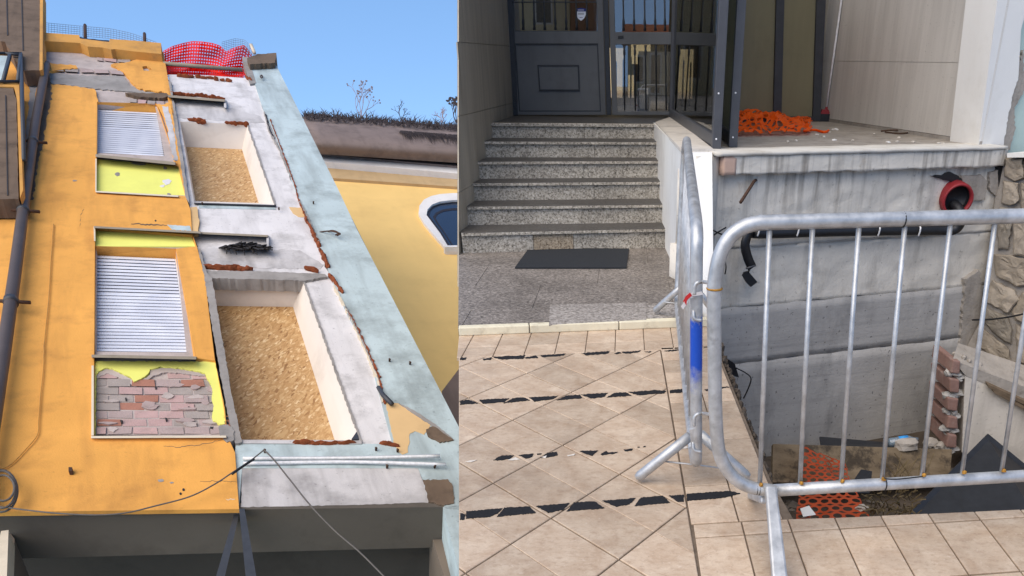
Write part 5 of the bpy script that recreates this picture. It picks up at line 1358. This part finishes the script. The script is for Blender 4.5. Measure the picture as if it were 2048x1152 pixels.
bwl = slab('back_wall', [Vector((1.9, 10.3, LZ - .2)), Vector((2.8, 10.1, LZ - .2)), Vector((2.8, 10.1, 3.6)), Vector((1.9, 10.3, 3.6))], (0, .3, 0), M['trav_dark']); T(bwl, 'dark strip of cladding behind the broom', 'wall')

# ---- broom leaning in the corner
hd = onz(1648, 243, LZ); bm_ = empty('broom', hd); T(bm_, 'broom with red head and pale handle leaning in the corner', 'broom')
foot = ony(1652, 220, hd.y); top_ = onr(1686, 3) + rn * .02
tube('handle', [foot, foot.lerp(top_, 1.02)], .011, M['white_pvc'], bm_, 8)
tube('socket', [ony(1651.5, 227, hd.y), ony(1653, 214, hd.y)], [.02, .014], M['redpipe'], bm_, 8)
A = [ony(*p, hd.y - .02) for p in ((1641, 228), (1661, 229), (1657, 219), (1645, 219))]; hexa('brush_block', A, [p + Vector((0, .06, 0)) for p in A], M['redpipe'], bm_)
A = [ony(*p, hd.y - .03) for p in ((1639, 243), (1663, 243), (1661, 228), (1641, 228))]; hexa('bristles', A, [p + Vector((0, .07, 0)) for p in A], M['black'], bm_)

# ---- crumpled orange net on the platform
def heap(s, t):
    x = 1470 + 150 * s; y = 274 - 30 * t - 3 * s
    h = .02 + (.13 * math.sin(math.pi * min(1, t * 1.1)) + .03) * (1 - .55 * s ** 2) * (.75 + .5 * noise.noise(Vector((s * 6, t * 4, 1)))) + .035 * noise.noise(Vector((s * 16, t * 13, 4)))
    p = onz(x, y, LZ); return p + Vector((.05 * noise.noise(Vector((s * 9, t * 9, 2))), .05 * noise.noise(Vector((s * 9, t * 9, 7))), max(.006, h)))
V, Fc = holes_geo(heap, 15, 10, .36, .27, 8)
T(finish('net_heap', V, Fc, M['net_orange'], None, True), 'crumpled orange safety net lying on the platform', 'safety net')
V2 = bez([onz(1608, 262, LZ + .02), onz(1630, 260, LZ + .02), onz(1648, 264, LZ + .012), onz(1657, 261, LZ + .02)], 6)
ow_ = tube('net_strand', V2, .012, M['net_orange'], None, 5); T(ow_, 'loose orange strand trailing right of the net heap', 'strand')
wl = bez([onz(1762, 262, LZ + .01), onz(1790, 260, LZ + .02), onz(1818, 264, LZ + .012), onz(1800, 267, LZ + .01), onz(1770, 264, LZ + .012)], 6)
T(tube('wire_loop', wl, .007, M['rebar'], None, 5), 'thin rusty wire loop lying by the right wall', 'wire')

# ---- door mat
P = [(1058, 499), (1258, 500), (1253, 538), (1030, 538)]
mt_ = slab('door_mat', [Vector((p.x, p.y, GZ + .014)) for p in [onz(x, y, GZ) for x, y in P]], (0, 0, -.012), M['mat']); T(mt_, 'charcoal door mat at the foot of the steps', 'mat')

# ---- red conduit, hose and odd ends on the pit wall
pc = wp(1898, 388, -.11); ax = (pn + Vector((-.25, 0, -.12))).normalized()
rp_ = empty('red_conduit', pc); T(rp_, 'red corrugated conduit sticking out of the pit wall', 'pipe')
u_ = ax.orthogonal().normalized(); v_ = ax.cross(u_)
V = []; Fc = []; sg = 28; R0 = .128
prof = []
for k in range(13): prof.append((-.06 + .24 * k / 12, R0 + (.006 if k % 2 else 0)))
prof += [(.185, R0 - .004), (.18, R0 - .018)] + [(.15, R0 - .022)]
for o, r in prof:
    for k in range(sg):
        a = 2 * math.pi * k / sg; V.append(pc + ax * o + (u_ * math.cos(a) + v_ * math.sin(a)) * r)
for i in range(len(prof) - 1):
    for k in range(sg): a = i * sg + k; b = i * sg + (k + 1) % sg; Fc.append((a, b, b + sg, a + sg))
finish('sleeve', V, Fc, M['redpipe'], rp_, True)
V = []; Fc = []
for o, r in ((.152, R0 - .021), (.125, R0 - .024), (.105, R0 - .026), (.102, .001)):
    for k in range(sg):
        a = 2 * math.pi * k / sg; V.append(pc + ax * o + (u_ * math.cos(a) + v_ * math.sin(a)) * r)
for i in range(3):
    for k in range(sg): a = i * sg + k; b = i * sg + (k + 1) % sg; Fc.append((a, a + sg, b + sg, b))
finish('liner_with_dark_cap', V, Fc, M['black'], rp_, True)  # black inner wall; its shallow end cap imitates the dark depth of the pipe
hs = empty('black_hose', wp(1700, 470, .1)); T(hs, 'black flat hose running along the pit wall out of the red conduit', 'hose')
tube('hose_run', bez([pc + ax * .105 + Vector((0, 0, -.05)), pc + ax * .17 + Vector((.02, 0, -.075)), wp(1922, 440, .12), wp(1908, 459, .10), wp(1870, 460, .06), wp(1757, 461, .05), wp(1640, 463, .05), wp(1540, 466, .05), wp(1508, 466, .06)], 8), .042, M['black'], hs, 8)
for x in (1516, 1595, 1757, 1838):
    tube('tie', bez([wp(x, 452, .02), wp(x + 3, 455, .11), wp(x + 2, 463, .115), wp(x - 1, 472, .10)], 5), .007, M['white_pvc'], hs, 5)
st3 = [wp(1512, 463, .06), wp(1498, 470, .10), wp(1491, 490, .11), wp(1496, 515, .10), wp(1505, 536, .09)]
c_ = bez(st3, 6); V = []; Fc = []
for i, p in enumerate(c_):
    t = (c_[min(i + 1, len(c_) - 1)] - c_[max(0, i - 1)]).normalized(); sd = t.cross(pn).normalized() * .035; V += [p - sd, p + sd, p + sd - pn * .012, p - sd - pn * .012]
for i in range(len(c_) - 1):
    for k in range(4): a = i * 4 + k; b = i * 4 + (k + 1) % 4; Fc.append((a, b, b + 4, a + 4))
finish('hose_tail', V, Fc + [(0, 1, 2, 3), (len(V) - 1, len(V) - 2, len(V) - 3, len(V) - 4)], M['black'], hs, True)
tube('tail_clip', [wp(1492, 537, .1), wp(1511, 531, .1)], .008, M['frame'], hs, 6)
slab('dangling_flap', [wp(*p, .09) for p in ((1489, 545), (1497, 543), (1515, 564), (1502, 574), (1494, 566), (1486, 552))], -pn * .02, M['black'], hs)
tube('flap_string', [wp(1500, 537, .09), wp(1496, 545, .09)], .007, M['black'], hs, 5)
rb = tube('bent_rebar', [wp(1512, 360, -.05), wp(1508, 363, .02), wp(1481, 405, .16)], .012, M['rebar'], None, 6); T(rb, 'rusty steel bar bent out of the concrete left of the drips', 'rebar')
wr = []
for k, (p, q, r_) in enumerate((((1425, 460), (1437, 466), (1447, 470)), ((1428, 470), (1440, 462), (1452, 455)), ((1442, 520), (1448, 530), (1440, 545)), ((1446, 510), (1452, 532), (1450, 548)))):
    wr.append(tube_geo(bez([wp(*p, .0), wp(*q, .05), wp(*r_, .03)], 5), .006, 4, False))
V, Fc = merge(wr); T(finish('loose_wires', V, Fc, M['black']), 'few thin loose wires on the white plaster strip beside the barrier', 'wire')
bx_ = slab('black_bracket', [wp(*p, .1) for p in ((1455, 738), (1462, 722), (1470, 728), (1478, 755), (1468, 752), (1458, 744))], -pn * .08, M['black']); T(bx_, 'small black torn bracket at the pit corner', 'bracket')
T(tube('wire', bez([wp(1470, 735, .1), wp(1490, 745, .1), wp(1502, 757, .1), wp(1496, 778, .1), wp(1487, 797, .1)], 5), .006, M['black'], None, 4), 'thin black wire looping from the torn bracket', 'wire')
T(tube('cable_end', bez([onst(1945, 640, .1), onst(1990, 638, .14), onst(2042, 629, .16), onst(2100, 612, .16)], 5), .008, M['black'], None, 5), 'black cable crossing in front of the stone pillar', 'cable')

# ---- galvanised crowd barriers
BZ = .19
B0, B1 = onz(1545, 981, BZ), onz(2041, 952, BZ)
bd = (B1 - B0); bd.z = 0; bd.normalize(); bn = Vector((bd.y, -bd.x, 0))
def onb(x, y, o=0): return onpl(x, y, B0 + bn * o, bn)
bar1 = empty('crowd_barrier', Vector((B0.x, B0.y, 0))); T(bar1, 'galvanised crowd barrier standing across the pit, bars facing the camera', 'barrier', 'galvanised crowd barriers')
end = 2.15
tr_l, tr_r = onb(1520, 445), onb(2041, 432); br_r = onb(2041, 952)
tdir = (tr_r - tr_l).normalized(); bdir = (br_r - B0).normalized()
topend = tr_l + tdir * (end - .05); botend = B0 + bdir * (end - .06)
left = [B0, onb(1500, 974), onb(1468, 955), onb(1446, 925), onb(1436, 890), onb(1431, 820), onb(1429, 700), onb(1428, 590), onb(1432, 545), onb(1442, 505), onb(1462, 472), onb(1490, 453), tr_l]
rc = [topend, topend + tdir * .07 - Vector((0, 0, .015)), topend + tdir * .13 - Vector((0, 0, .08)), topend + tdir * .15 - Vector((0, 0, .18)), botend + bdir * .13 + Vector((0, 0, .16)), botend + bdir * .11 + Vector((0, 0, .07)), botend + bdir * .06 + Vector((0, 0, .012)), botend]
tube('frame_tube', bez(left, 6) + [tr_l.lerp(topend, k / 6) for k in range(1, 6)] + bez(rc, 5) + [botend.lerp(B0, k / 6) for k in range(1, 6)] + [B0 + bdir * .001], .0232, M['galv'], bar1, 14)
BARS = [((1539, 457), (1519.5, 972)), ((1625, 455), (1600, 969)), ((1718, 451), (1682, 965)), ((1810, 449), (1764, 961)), ((1901, 447), (1844, 953)), ((1990, 445), (1924, 948)), ((2080, 443), (2003, 944))]
bsp = None
for (a, b) in BARS:
    pa, pb = onb(*a), onb(*b); tube('bar', [pa, pb], .0086, M['galv'], bar1, 8)
    wd_, _f = rock_geo(pb + bn * .012 + Vector((0, 0, .012)), (.009, .008, .009), AX, a[0], 1, .4); finish('weld', wd_, _f, M['brass'], bar1)
sp_ = (onb(*BARS[6][0]) - onb(*BARS[5][0])); sb_ = (onb(*BARS[6][1]) - onb(*BARS[5][1]))
for k in range(1, 9):
    pa = onb(*BARS[6][0]) + sp_ * k; pb = onb(*BARS[6][1]) + sb_ * k
    tube('bar', [pa, pb], .0086, M['galv'], bar1, 8)
def foot_leg(parent, top, toe, wdt=.022, th=.014, side=None, mat='galv'):
    d = (toe - top).normalized(); s = side or d.cross(Vector((0, 0, 1))).normalized(); u = s.cross(d).normalized()
    A = [top - s * wdt * .75 - u * th, top + s * wdt * .75 - u * th, top + s * wdt * .75 + u * th, top - s * wdt * .75 + u * th]
    B = [toe - s * wdt - u * th, toe + s * wdt - u * th, toe + s * wdt + u * th, toe - s * wdt + u * th]
    return hexa('leg', A, B, M[mat], parent, .008)
foot_leg(bar1, onb(1541, 976, .022) + Vector((0, 0, .004)), onz(1562, 1185, .012), .027)
foot_leg(bar1, onb(1528, 1000, -.02), Vector((B0.x - .02, B0.y + .30, .012)), .018)
bp_ = B0 + bdir * 1.55
foot_leg(bar1, bp_ + bn * .02, Vector((bp_.x, bp_.y, 0)) + bn * .36 + Vector((0, 0, .012)), .020)
slab('leg_bracket', [onb(1527, 972, .024), onb(1553, 971, .024), onb(1556, 1000, .024), onb(1531, 1001, .024)], -bn * .006, M['galv'], bar1)
for x in (1534, 1547): tube('rivet', [onb(x, 981, .024), onb(x, 981, .030)], .004, M['dooredge'], bar1, 6)
# ties round the rails, hooks to the neighbour
def ring(parent, c, d, r, rr_, mat, nm_='tie'):
    d = d.normalized(); u = d.orthogonal().normalized(); v = d.cross(u)
    return tube(nm_, [c + (u * math.cos(2 * math.pi * k / 14) + v * math.sin(2 * math.pi * k / 14)) * r for k in range(15)], rr_, M[mat], parent, 5, False)
ring(bar1, onb(1806, 439), tdir, .022, .003, 'black'); ring(bar1, onb(1768, 968), bdir, .023, .003, 'black'); ring(bar1, onb(1512, 977), bdir, .022, .002, 'black'); ring(bar1, onb(1517, 978), bdir, .022, .002, 'black')
tube('tie', bez([onb(1768, 955, .024), onb(1775, 958, .028), onb(1800, 958, .02), onb(1845, 953, .02)], 5), .0025, M['black'], bar1, 4)
ring(bar1, onb(1429, 577), Vector((0, 0, 1)), .0225, .004, 'brass', 'rust_ring')
ring(bar1, onb(1430, 737), Vector((0, 0, 1)), .021, .0025, 'galv', 'joint_ring')

B2Y = 2.98
b2b, b2t = ony(1392, 925, B2Y), ony(1393, 520, B2Y)
bar2 = empty('crowd_barrier', Vector((b2b.x, b2b.y, 0))); T(bar2, 'galvanised crowd barrier seen end-on with blue paint on its post', 'barrier', 'galvanised crowd barriers')
far_t = ony(1373.5, 281, 5.35); far_y = 5.5
fx = far_t.x
P = [Vector((b2b.x + .004, B2Y + .16, b2b.z - .02)), Vector((b2b.x + .002, B2Y + .05, b2b.z - .012)), b2b + Vector((0, 0, .03)), b2b.lerp(b2t, .3), b2b.lerp(b2t, .7), b2t, ony(1394, 475, B2Y + .02), ony(1392, 443, B2Y + .09), ony(1389, 418, B2Y + .22)]
tz = P[-1].z
topn = P[-1]
P += [topn.lerp(far_t, k / 6) for k in range(1, 7)]
P += [Vector((fx, 5.45, far_t.z - .05)), Vector((fx, 5.5, far_t.z - .16)), Vector((fx - .01, 5.5, .3)), Vector((fx - .015, 5.45, .17)), Vector((fx - .02, 5.3, .13))]
P += [Vector((fx - .02, 5.3, .13)).lerp(Vector((b2b.x + .004, B2Y + .2, b2b.z - .02)), k / 5) for k in range(1, 5)] + [P[0]]
tube('frame_tube', bez(P, 4), .0235, M['galv_blue'], bar2, 14)
for k in range(11):
    t = (k + .8) / 11.6; y = B2Y + .12 + (5.38 - B2Y - .12) * t
    zt_ = topn.z + (far_t.z - topn.z) * (y - topn.y) / (far_t.y - topn.y) if y > topn.y else topn.z - .02
    xb = b2b.x + (fx - .02 - b2b.x) * t; xt = topn.x + (fx - topn.x) * t
    tube('bar', [Vector((xb, y, .11)), Vector((xt, y, zt_))], .0078, M['galv'], bar2, 8)
def rleg(a, b, par, r=.0215): 
    d = (b - a).normalized(); return tube('leg', [a, a.lerp(b, .5), b - d * .02, b - d * .004, b], [r, r, r, r * .8, r * .35], M['galv'], par, 12)
q = Vector((b2b.x, B2Y + .10, .22))
rleg(ony(1380, 872, B2Y + .06), onz(1273, 957, .02), bar2); rleg(ony(1400, 868, B2Y + .1), onz(1497, 955, .02), bar2)
tube('spreader', [ony(1312, 921, 3.05), ony(1395, 930, 3.05), ony(1472, 940, 3.05)], .004, M['galv'], bar2, 6)
rleg(ony(1376, 562, 5.3), onz(1309, 622, GZ + .02), bar2); rleg(ony(1402, 590, 5.2), onz(1440, 640, .02), bar2)
tube('spreader', [ony(1328, 604, 5.35), ony(1375, 609, 5.35)], .004, M['galv'], bar2, 6)
# coupling hooks
for (y0, y1, x0) in ((563, 618, 1389), (826, 878, 1388)):
    zc = 2.86
    hk = bez([onb(1425, y0 + 4), ony(1408, y0 + 1, zc), ony(1396, y0 + 2, zc), ony(x0 + 1, y0 + 9, zc), ony(x0, y0 + 26, zc)], 6)
    tube('hook', hk, .0065, M['galv'], bar1, 8)
    cl = [ony(x0 - 9, y0 + 34, B2Y - .022), ony(x0 + 7, y0 + 30, B2Y - .024), ony(x0 + 8, y0 + 54, B2Y - .024), ony(x0 - 6, y0 + 60, B2Y - .022)]
    slab('socket', cl, (0, .045, 0), M['galv'], bar2)
    tube('socket_pin', bez([ony(x0 - 2, y0 + 58, B2Y - .02), ony(x0, y0 + 74, B2Y - .03), ony(x0 + 14, y0 + 78, B2Y - .03)], 5), .006, M['galv'], bar2, 6)
for z in (.26, .46, .62, .8, .95): 
    ring(bar2, Vector((b2b.x + (b2t.x - b2b.x) * (z - b2b.z) / (b2t.z - b2b.z), B2Y, z)), Vector((0, 0, 1)), .0218, .0018, 'galv', 'weld_ring') if z in (.46,) else None
# tied ribbon of red and white tape
M['tape_red'] = plain('red_tape', (206, 52, 52), .4, .3, 0, .05, 9, 'world', 0); M['tape_w2'] = plain('white_tape', (226, 220, 216), .4, .3, 0, .05, 9, 'world', 0)
rbn = empty('tape_ribbon', ony(1392, 605, B2Y - .03)); T(rbn, 'knotted scrap of red and white warning tape on the barrier hook', 'tape')
for k, (P_, mt) in enumerate((([(1405, 586), (1395, 588), (1382, 589), (1376, 592)], 'tape_w2'), ([(1382, 588), (1374, 596), (1368, 606)], 'tape_red'), ([(1378, 592), (1372, 604), (1364, 616)], 'tape_w2'), ([(1380, 590), (1372, 598), (1371, 608)], 'tape_red'))):
    c_ = bez([ony(x, y, B2Y - .035 - .004 * k) for x, y in P_], 4); V = []; Fc = []
    for i, p in enumerate(c_): V += [p + Vector((-.004, 0, .006)), p + Vector((.004, .002, -.006))]
    for i in range(len(c_) - 1): Fc.append((2 * i, 2 * i + 1, 2 * i + 3, 2 * i + 2))
    finish('strand', V, Fc, M[mt], rbn)

# ---- what lies in the pit
PZ = -1.5
pf = slab('pit_floor', [Vector((.4, 2.6, PZ)), Vector((4.2, 2.6, PZ)), Vector((4.2, 7.8, PZ)), Vector((.4, 6.9, PZ))], (0, 0, -.3), M['dirt']); S(pf)
def onp(x, y, Y): return ony(x, y, Y)
# low brick wall stub on the right
bs = empty('brick_stub', ony(1905, 900, 6.1)); T(bs, 'low broken wall of red brick and cement at the right of the pit', 'wall')
SY = 6.1
hexa('cement_face', [ony(*p, SY) for p in ((1924, 905), (2120, 1000), (2120, 830), (1930, 752))], [ony(*p, SY) + Vector((.05, .45, 0)) for p in ((1924, 905), (2120, 1000), (2120, 830), (1930, 752))], M['conc'], bs)
ybk = [(718, 752), (755, 790), (793, 826), (830, 862), (866, 900)]
for k, (y0, y1) in enumerate(ybk):
    xo = -k * 3.0 + random.uniform(-2, 2)
    rq = random.Random(k + 5); q = [(1903 + xo + rq.uniform(-3, 2), y1 - 5), (1921 + xo * .6 + rq.uniform(-3, 1), y1 - 3), (1923 + xo * .6 + rq.uniform(-3, 1), y0 + 5), (1904 + xo + rq.uniform(-2, 4), y0 + 2)]
    for jj in range(4):
        Vr, Fr = rock_geo(ony(1900 + xo + rq.uniform(0, 24), y1 - 2 + rq.uniform(-8, 8), SY + .05), (rq.uniform(.03, .07), .05, rq.uniform(.015, .035)), AX, k * 9 + jj, 2, .5); finish('mortar_lump', Vr, Fr, M['conc_low'], bs)
    hexa('brick', [ony(*p, SY - .02) for p in q], [ony(*p, SY - .02) + Vector((-.02, .4, 0)) for p in q], M['brickred'], bs, .012)
hexa('ledge_top', [ony(*p, SY) for p in ((1905, 720), (1932, 752), (2120, 830), (2120, 800))], [ony(*p, SY) + Vector((.15, .3, .02)) for p in ((1905, 714), (1932, 736), (2120, 808), (2120, 786))], M['conc_rough'], bs)
G = []; rg = random.Random(31)
for k in range(70):
    t = rg.random(); x = 1908 + 110 * t; y = 716 + 48 * t + rg.uniform(-10, 6)
    G.append(rock_geo(ony(x, y, SY + .05 + rg.uniform(0, .3)), (rg.uniform(.01, .03),) * 3, AX, k, 1, .5))
V, Fc = merge(G); T(finish('grit', V, Fc, M['conc_rough'], bs), None, None, kind='stuff')
for k in range(2):
    A = [ony(x, y, SY - .05) for x, y in ((1975 + k * 10, 768 + k * 10), (2100, 826 + k * 14), (2100, 834 + k * 14), (1978 + k * 10, 776 + k * 10))]
    hexa('batten', A, [p + Vector((0, .06, .01)) for p in A], M['wood'], bs)
# rotten board
def quad_thing(name, px, Ys, th, mat, label, cat):
    A = [ony(x, y, Y) for (x, y), Y in zip(px, Ys)]; n_ = (A[1] - A[0]).cross(A[2] - A[0]).normalized()
    if n_.y < 0: n_ = -n_
    return T(hexa(name, A, [p + n_ * th for p in A], mat, None, .006), label, cat)
def m_old():
    N = NT('mouldy_board'); a = N.ramp(N.noise((2, 6, 6), 6, .7), [(.3, 0), (.7, 1)])
    c = N.mix(a, lin((86, 72, 55)), lin((132, 116, 94))); s = N.ramp(N.noise(7, 6, .7), [(.5, 0), (.62, 1)]); c = N.mix(N.math('MULTIPLY', s, .8), c, lin((50, 44, 38)))
    N.bump(a, .3, .006); return N.out(c, .85, .2)
M['oldboard'] = m_old()
quad_thing('wooden_board', [(1546, 887), (1905, 898), (1900, 968), (1545, 965)], [5.75, 6.0, 5.75, 5.5], .04, M['oldboard'], 'mouldy wooden board lying across the bottom of the pit', 'board')
quad_thing('bitumen_sheet', [(1638, 877), (1786, 890), (1770, 905), (1642, 902)], [6.2, 6.35, 6.0, 5.95], .02, M['tarpaper'], 'black sheet lying against the wall behind the board', 'sheet')
quad_thing('bitumen_sheet', [(1976, 866), (2090, 960), (2090, 1050), (1800, 1045), (1822, 985), (1880, 950)][:4], [5.55, 5.3, 4.6, 4.8], .02, M['tarpaper'], 'large black sheet with raised corner at the right of the pit', 'sheet')
quad_thing('bitumen_sheet', [(1722, 938), (1745, 942), (1740, 985), (1690, 985)], [5.5, 5.5, 5.2, 5.2], .02, M['tarpaper'], 'small dark sheet scrap beside the pit net', 'sheet')
# dirt mound under the debris
V = []; Fc = []; nx_, ny_ = 40, 24
for i in range(nx_ + 1):
    for j in range(ny_ + 1):
        x = .62 + 3.0 * i / nx_; y = 3.0 + 3.9 * j / ny_
        V.append(Vector((x, y, PZ - .06 + .12 * noise.noise(Vector((x * 2, y * 2, 1))) + .07 * noise.noise(Vector((x * 6, y * 6, 3))) + .12 * max(0, 4.8 - y))))
for i in range(nx_):
    for j in range(ny_): a = i * (ny_ + 1) + j; Fc.append((a, a + ny_ + 1, a + ny_ + 2, a + 1))
S(finish('pit_soil', V, Fc, M['dirt'], None, True))
# orange net fallen into the pit
def pnet(s, t):
    L_ = l2((1606, 893), (1592, 1040), t); R_ = l2((1700, 925), (1740, 1040), t)
    if t < .55: R_ = l2((1690, 925), (1705, 970), t / .55)
    else: R_ = l2((1705, 970), (1742, 1040), (t - .55) / .45)
    x, y = l2(L_, R_, s); Y = 5.6 - 1.05 * t + .10 * noise.noise(Vector((s * 3, t * 4, 0)))
    return ony(x + 5 * noise.noise(Vector((s * 5, t * 5, 2))), y + 3 * noise.noise(Vector((s * 5, t * 5, 9))), Y)
V, Fc = holes_geo(pnet, 6, 10, .37, .28, 10)
T(finish('fallen_net', V, Fc, M['net_faded'], None, True), 'dusty orange safety net hanging into the pit', 'safety net')
# bottle, stones, paper, straw
bo = empty('plastic_bottle', ony(1805, 884, 6.15)); T(bo, 'clear plastic bottle with blue label lying by the wall', 'bottle')
ba, bb_ = ony(1776, 886, 6.2), ony(1836, 878, 6.2)
tube('bottle_body', [ba, ba.lerp(bb_, .05), ba.lerp(bb_, .3), ba.lerp(bb_, .34), ba.lerp(bb_, .7), ba.lerp(bb_, .86), bb_], [.03, .042, .04, .043, .042, .02, .015], M['bottle'], bo, 12)
tube('label', [ba.lerp(bb_, .36), ba.lerp(bb_, .66)], .0445, M['bluelabel'], bo, 12)
for (x, y, Y, s, lb) in ((1812, 889, 5.95, (.10, .06, .05), 'pale flat stone lying in front of the bottle'), (1862, 887, 6.2, (.07, .05, .05), 'grey rubble lump right of the bottle'), (1880, 893, 6.15, (.05, .05, .04), 'small rubble lump at the foot of the brick stub'), (1725, 1016, 4.7, (.05, .03, .025), 'small pale stone beside the fallen net')):
    V, Fc = rock_geo(ony(x, y, Y), s, AX, x, 2, .45); T(finish('rubble_stone', V, Fc, M['conc_rough']), lb, 'stone')
quad_thing('paper_scrap', [(1600, 1018), (1618, 1012), (1632, 1030), (1606, 1034)], [4.6, 4.65, 4.5, 4.45], .004, M['white'], 'crumpled white paper scrap beside the net', 'paper')
G = []; rg = random.Random(41)
for k in range(80):
    x = rg.uniform(1735, 1830); y = rg.uniform(985, 1035); Y = 4.95 - (y - 985) * .008; a = rg.uniform(-1, 1)
    G.append(tube_geo([ony(x, y, Y), ony(x + 12 * a, y - rg.uniform(2, 12), Y - .03), ony(x + 26 * a, y - rg.uniform(0, 16), Y - .05)], .004, 3, False))
for k in range(16):
    x = rg.uniform(1775, 1830); G.append(tube_geo([ony(x, 985, 5.1), ony(x + rg.uniform(-10, 25), 950, 5.1), ony(x + rg.uniform(-20, 60), rg.uniform(900, 940), 5.15)], .003, 3, False))
V, Fc = merge(G); M['straw'] = plain('dry_straw', (104, 90, 66), .9, .1, 0, .3, 20); T(finish('dry_straw', V, Fc, M['straw']), 'tangle of dry straw on the pit rubble', 'straw', kind='stuff')
G = []
for k in range(1500):
    x = rg.uniform(.7, 2.9); y = rg.uniform(4.4, 6.3); z = PZ - .06 + .12 * noise.noise(Vector((x * 2, y * 2, 1))) + .07 * noise.noise(Vector((x * 6, y * 6, 3))) + .12 * max(0, 4.8 - y)
    s = .008 + .06 * rg.random() ** 3; G.append(rock_geo((x, y, z), (s, s * rg.uniform(.6, 1.2), s * .7), AX, k, 1, .5))
V, Fc = merge(G); M['rubble'] = plaster('dusty_rubble', (110, 102, 92), 'world', .2, (70, 62, 54), .5, .1, 40, 6, .8); T(finish('rubble', V, Fc, M['rubble']), 'fine grey rubble scattered over the pit bottom', 'rubble', kind='stuff')

# ---- unseen rest of the entrance building, kept low so sun reaches the yard
M['bld'] = plaster('upper_floor_render', (206, 196, 178), 'world', .05, (140, 130, 116), .2, .2, 30, .4, .1)
eb = empty('apartment_building', (6, 12, 0)); T(eb, 'unseen apartment block above the entrance, cut low', 'building')
xl = ony(930, 0, 10.5).x
box('upper_floors', (wallx(9) + .15, 7.0, 4.9), (17, 13.7, 6.4), M['bld'], eb)
box('ground_floor', (4.0, 7.4, -3), (17, 13.7, 4.9), M['bld'], eb)
yd = slab('yard', [Vector((-1.6, 13.56, LZ - .03)), Vector((8, 13.56, LZ - .03)), Vector((8, 21, LZ - .03)), Vector((-2.4, 21, LZ - .03))], (0, 0, -.2), M['tile']); S(yd)
yw = box('yard_wall', (-2.4, 20, LZ - .2), (8, 20.3, 4.2), plaster('sunlit_yard_wall', (240, 222, 176), 'world', .04, (190, 170, 130), .2, .15)); T(yw, 'pale yard wall glimpsed through the hall behind the door', 'wall')
# the row across the street, seen only in the door glass
M['opp'] = plaster('street_cream_render', (226, 206, 164), 'world', .05, (160, 140, 110), .2, .15, 30, .5, .1)
M['rooftile'] = plain('red_roof_tile', (170, 82, 52), .85, .2, 0, .25, 6)
M['dkpane'] = plain('dark_window_pane', (40, 44, 50), .1, .6, 0, .1, 2, 'world', 0)
def facing(name, label, x0, x1, y, h, mat, roof, wins, trim='white'):
    e = empty(name, ((x0 + x1) / 2, y, 0)); T(e, label, 'house')
    box('wall', (x0, y - 5, 0), (x1, y, h), M[mat], e)
    for (a0, a1, z0, z1) in wins:
        wv = box('window', (a0 - .08, y - .001, z0 - .08), (a1 + .08, y + .04, z1 + .08), M[trim], e); box('pane', (a0, y + .03, z0), (a1, y + .06, z1), M['dkpane'], wv)
    if roof:
        V = [Vector(p) for p in ((x0 - .3, y + .4, h - .05), (x1 + .3, y + .4, h - .05), (x1 + .3, y - 2.5, h + .9), (x0 - .3, y - 2.5, h + .9), (x1 + .3, y - 5.4, h - .05), (x0 - .3, y - 5.4, h - .05))]
        finish('roof', V, [(0, 1, 2, 3), (3, 2, 4, 5), (0, 5, 4, 1), (0, 3, 5), (1, 4, 2)], M['rooftile'], e)
    return e
M['maroon'] = plaster('maroon_render', (120, 52, 46), 'world', .06, (70, 40, 36), .3, .1); M['greyren'] = plaster('grey_green_render', (150, 150, 132), 'world', .06, (90, 86, 76), .3, .2)
facing('low_cream_house', 'low cream house with a red tile roof across the street', .15, 2.2, -26, 2.3, 'opp', True, ((.5, .9, .6, 1.7), (1.3, 1.75, .1, 1.8)))
facing('maroon_house', 'maroon house across the street, mirrored in the door glass', -2.6, -1.5, -25, 6.0, 'maroon', False, ((-2.3, -1.9, .8, 2.0),))
facing('pale_house', 'pale tall house across the street', -6.5, -2.7, -26, 7.0, 'opp', False, ((-5.8, -5, .8, 2.4), (-4.3, -3.6, .8, 2.4), (-4.3, -3.6, 3.1, 4.4)))
facing('grey_house', 'grey-green house across the street', 2.6, 7, -25, 6.5, 'greyren', False, ((3, 3.7, .4, 2.2), (4.6, 5.4, .4, 2.2), (3, 3.7, 3.2, 4.6)))
lowg = slab('lower_street', [Vector((-60, .72, -12)), Vector((60, .72, -12)), Vector((60, 60, -12)), Vector((-60, 60, -12))], (0, 0, -.2), M['grout']); S(lowg)
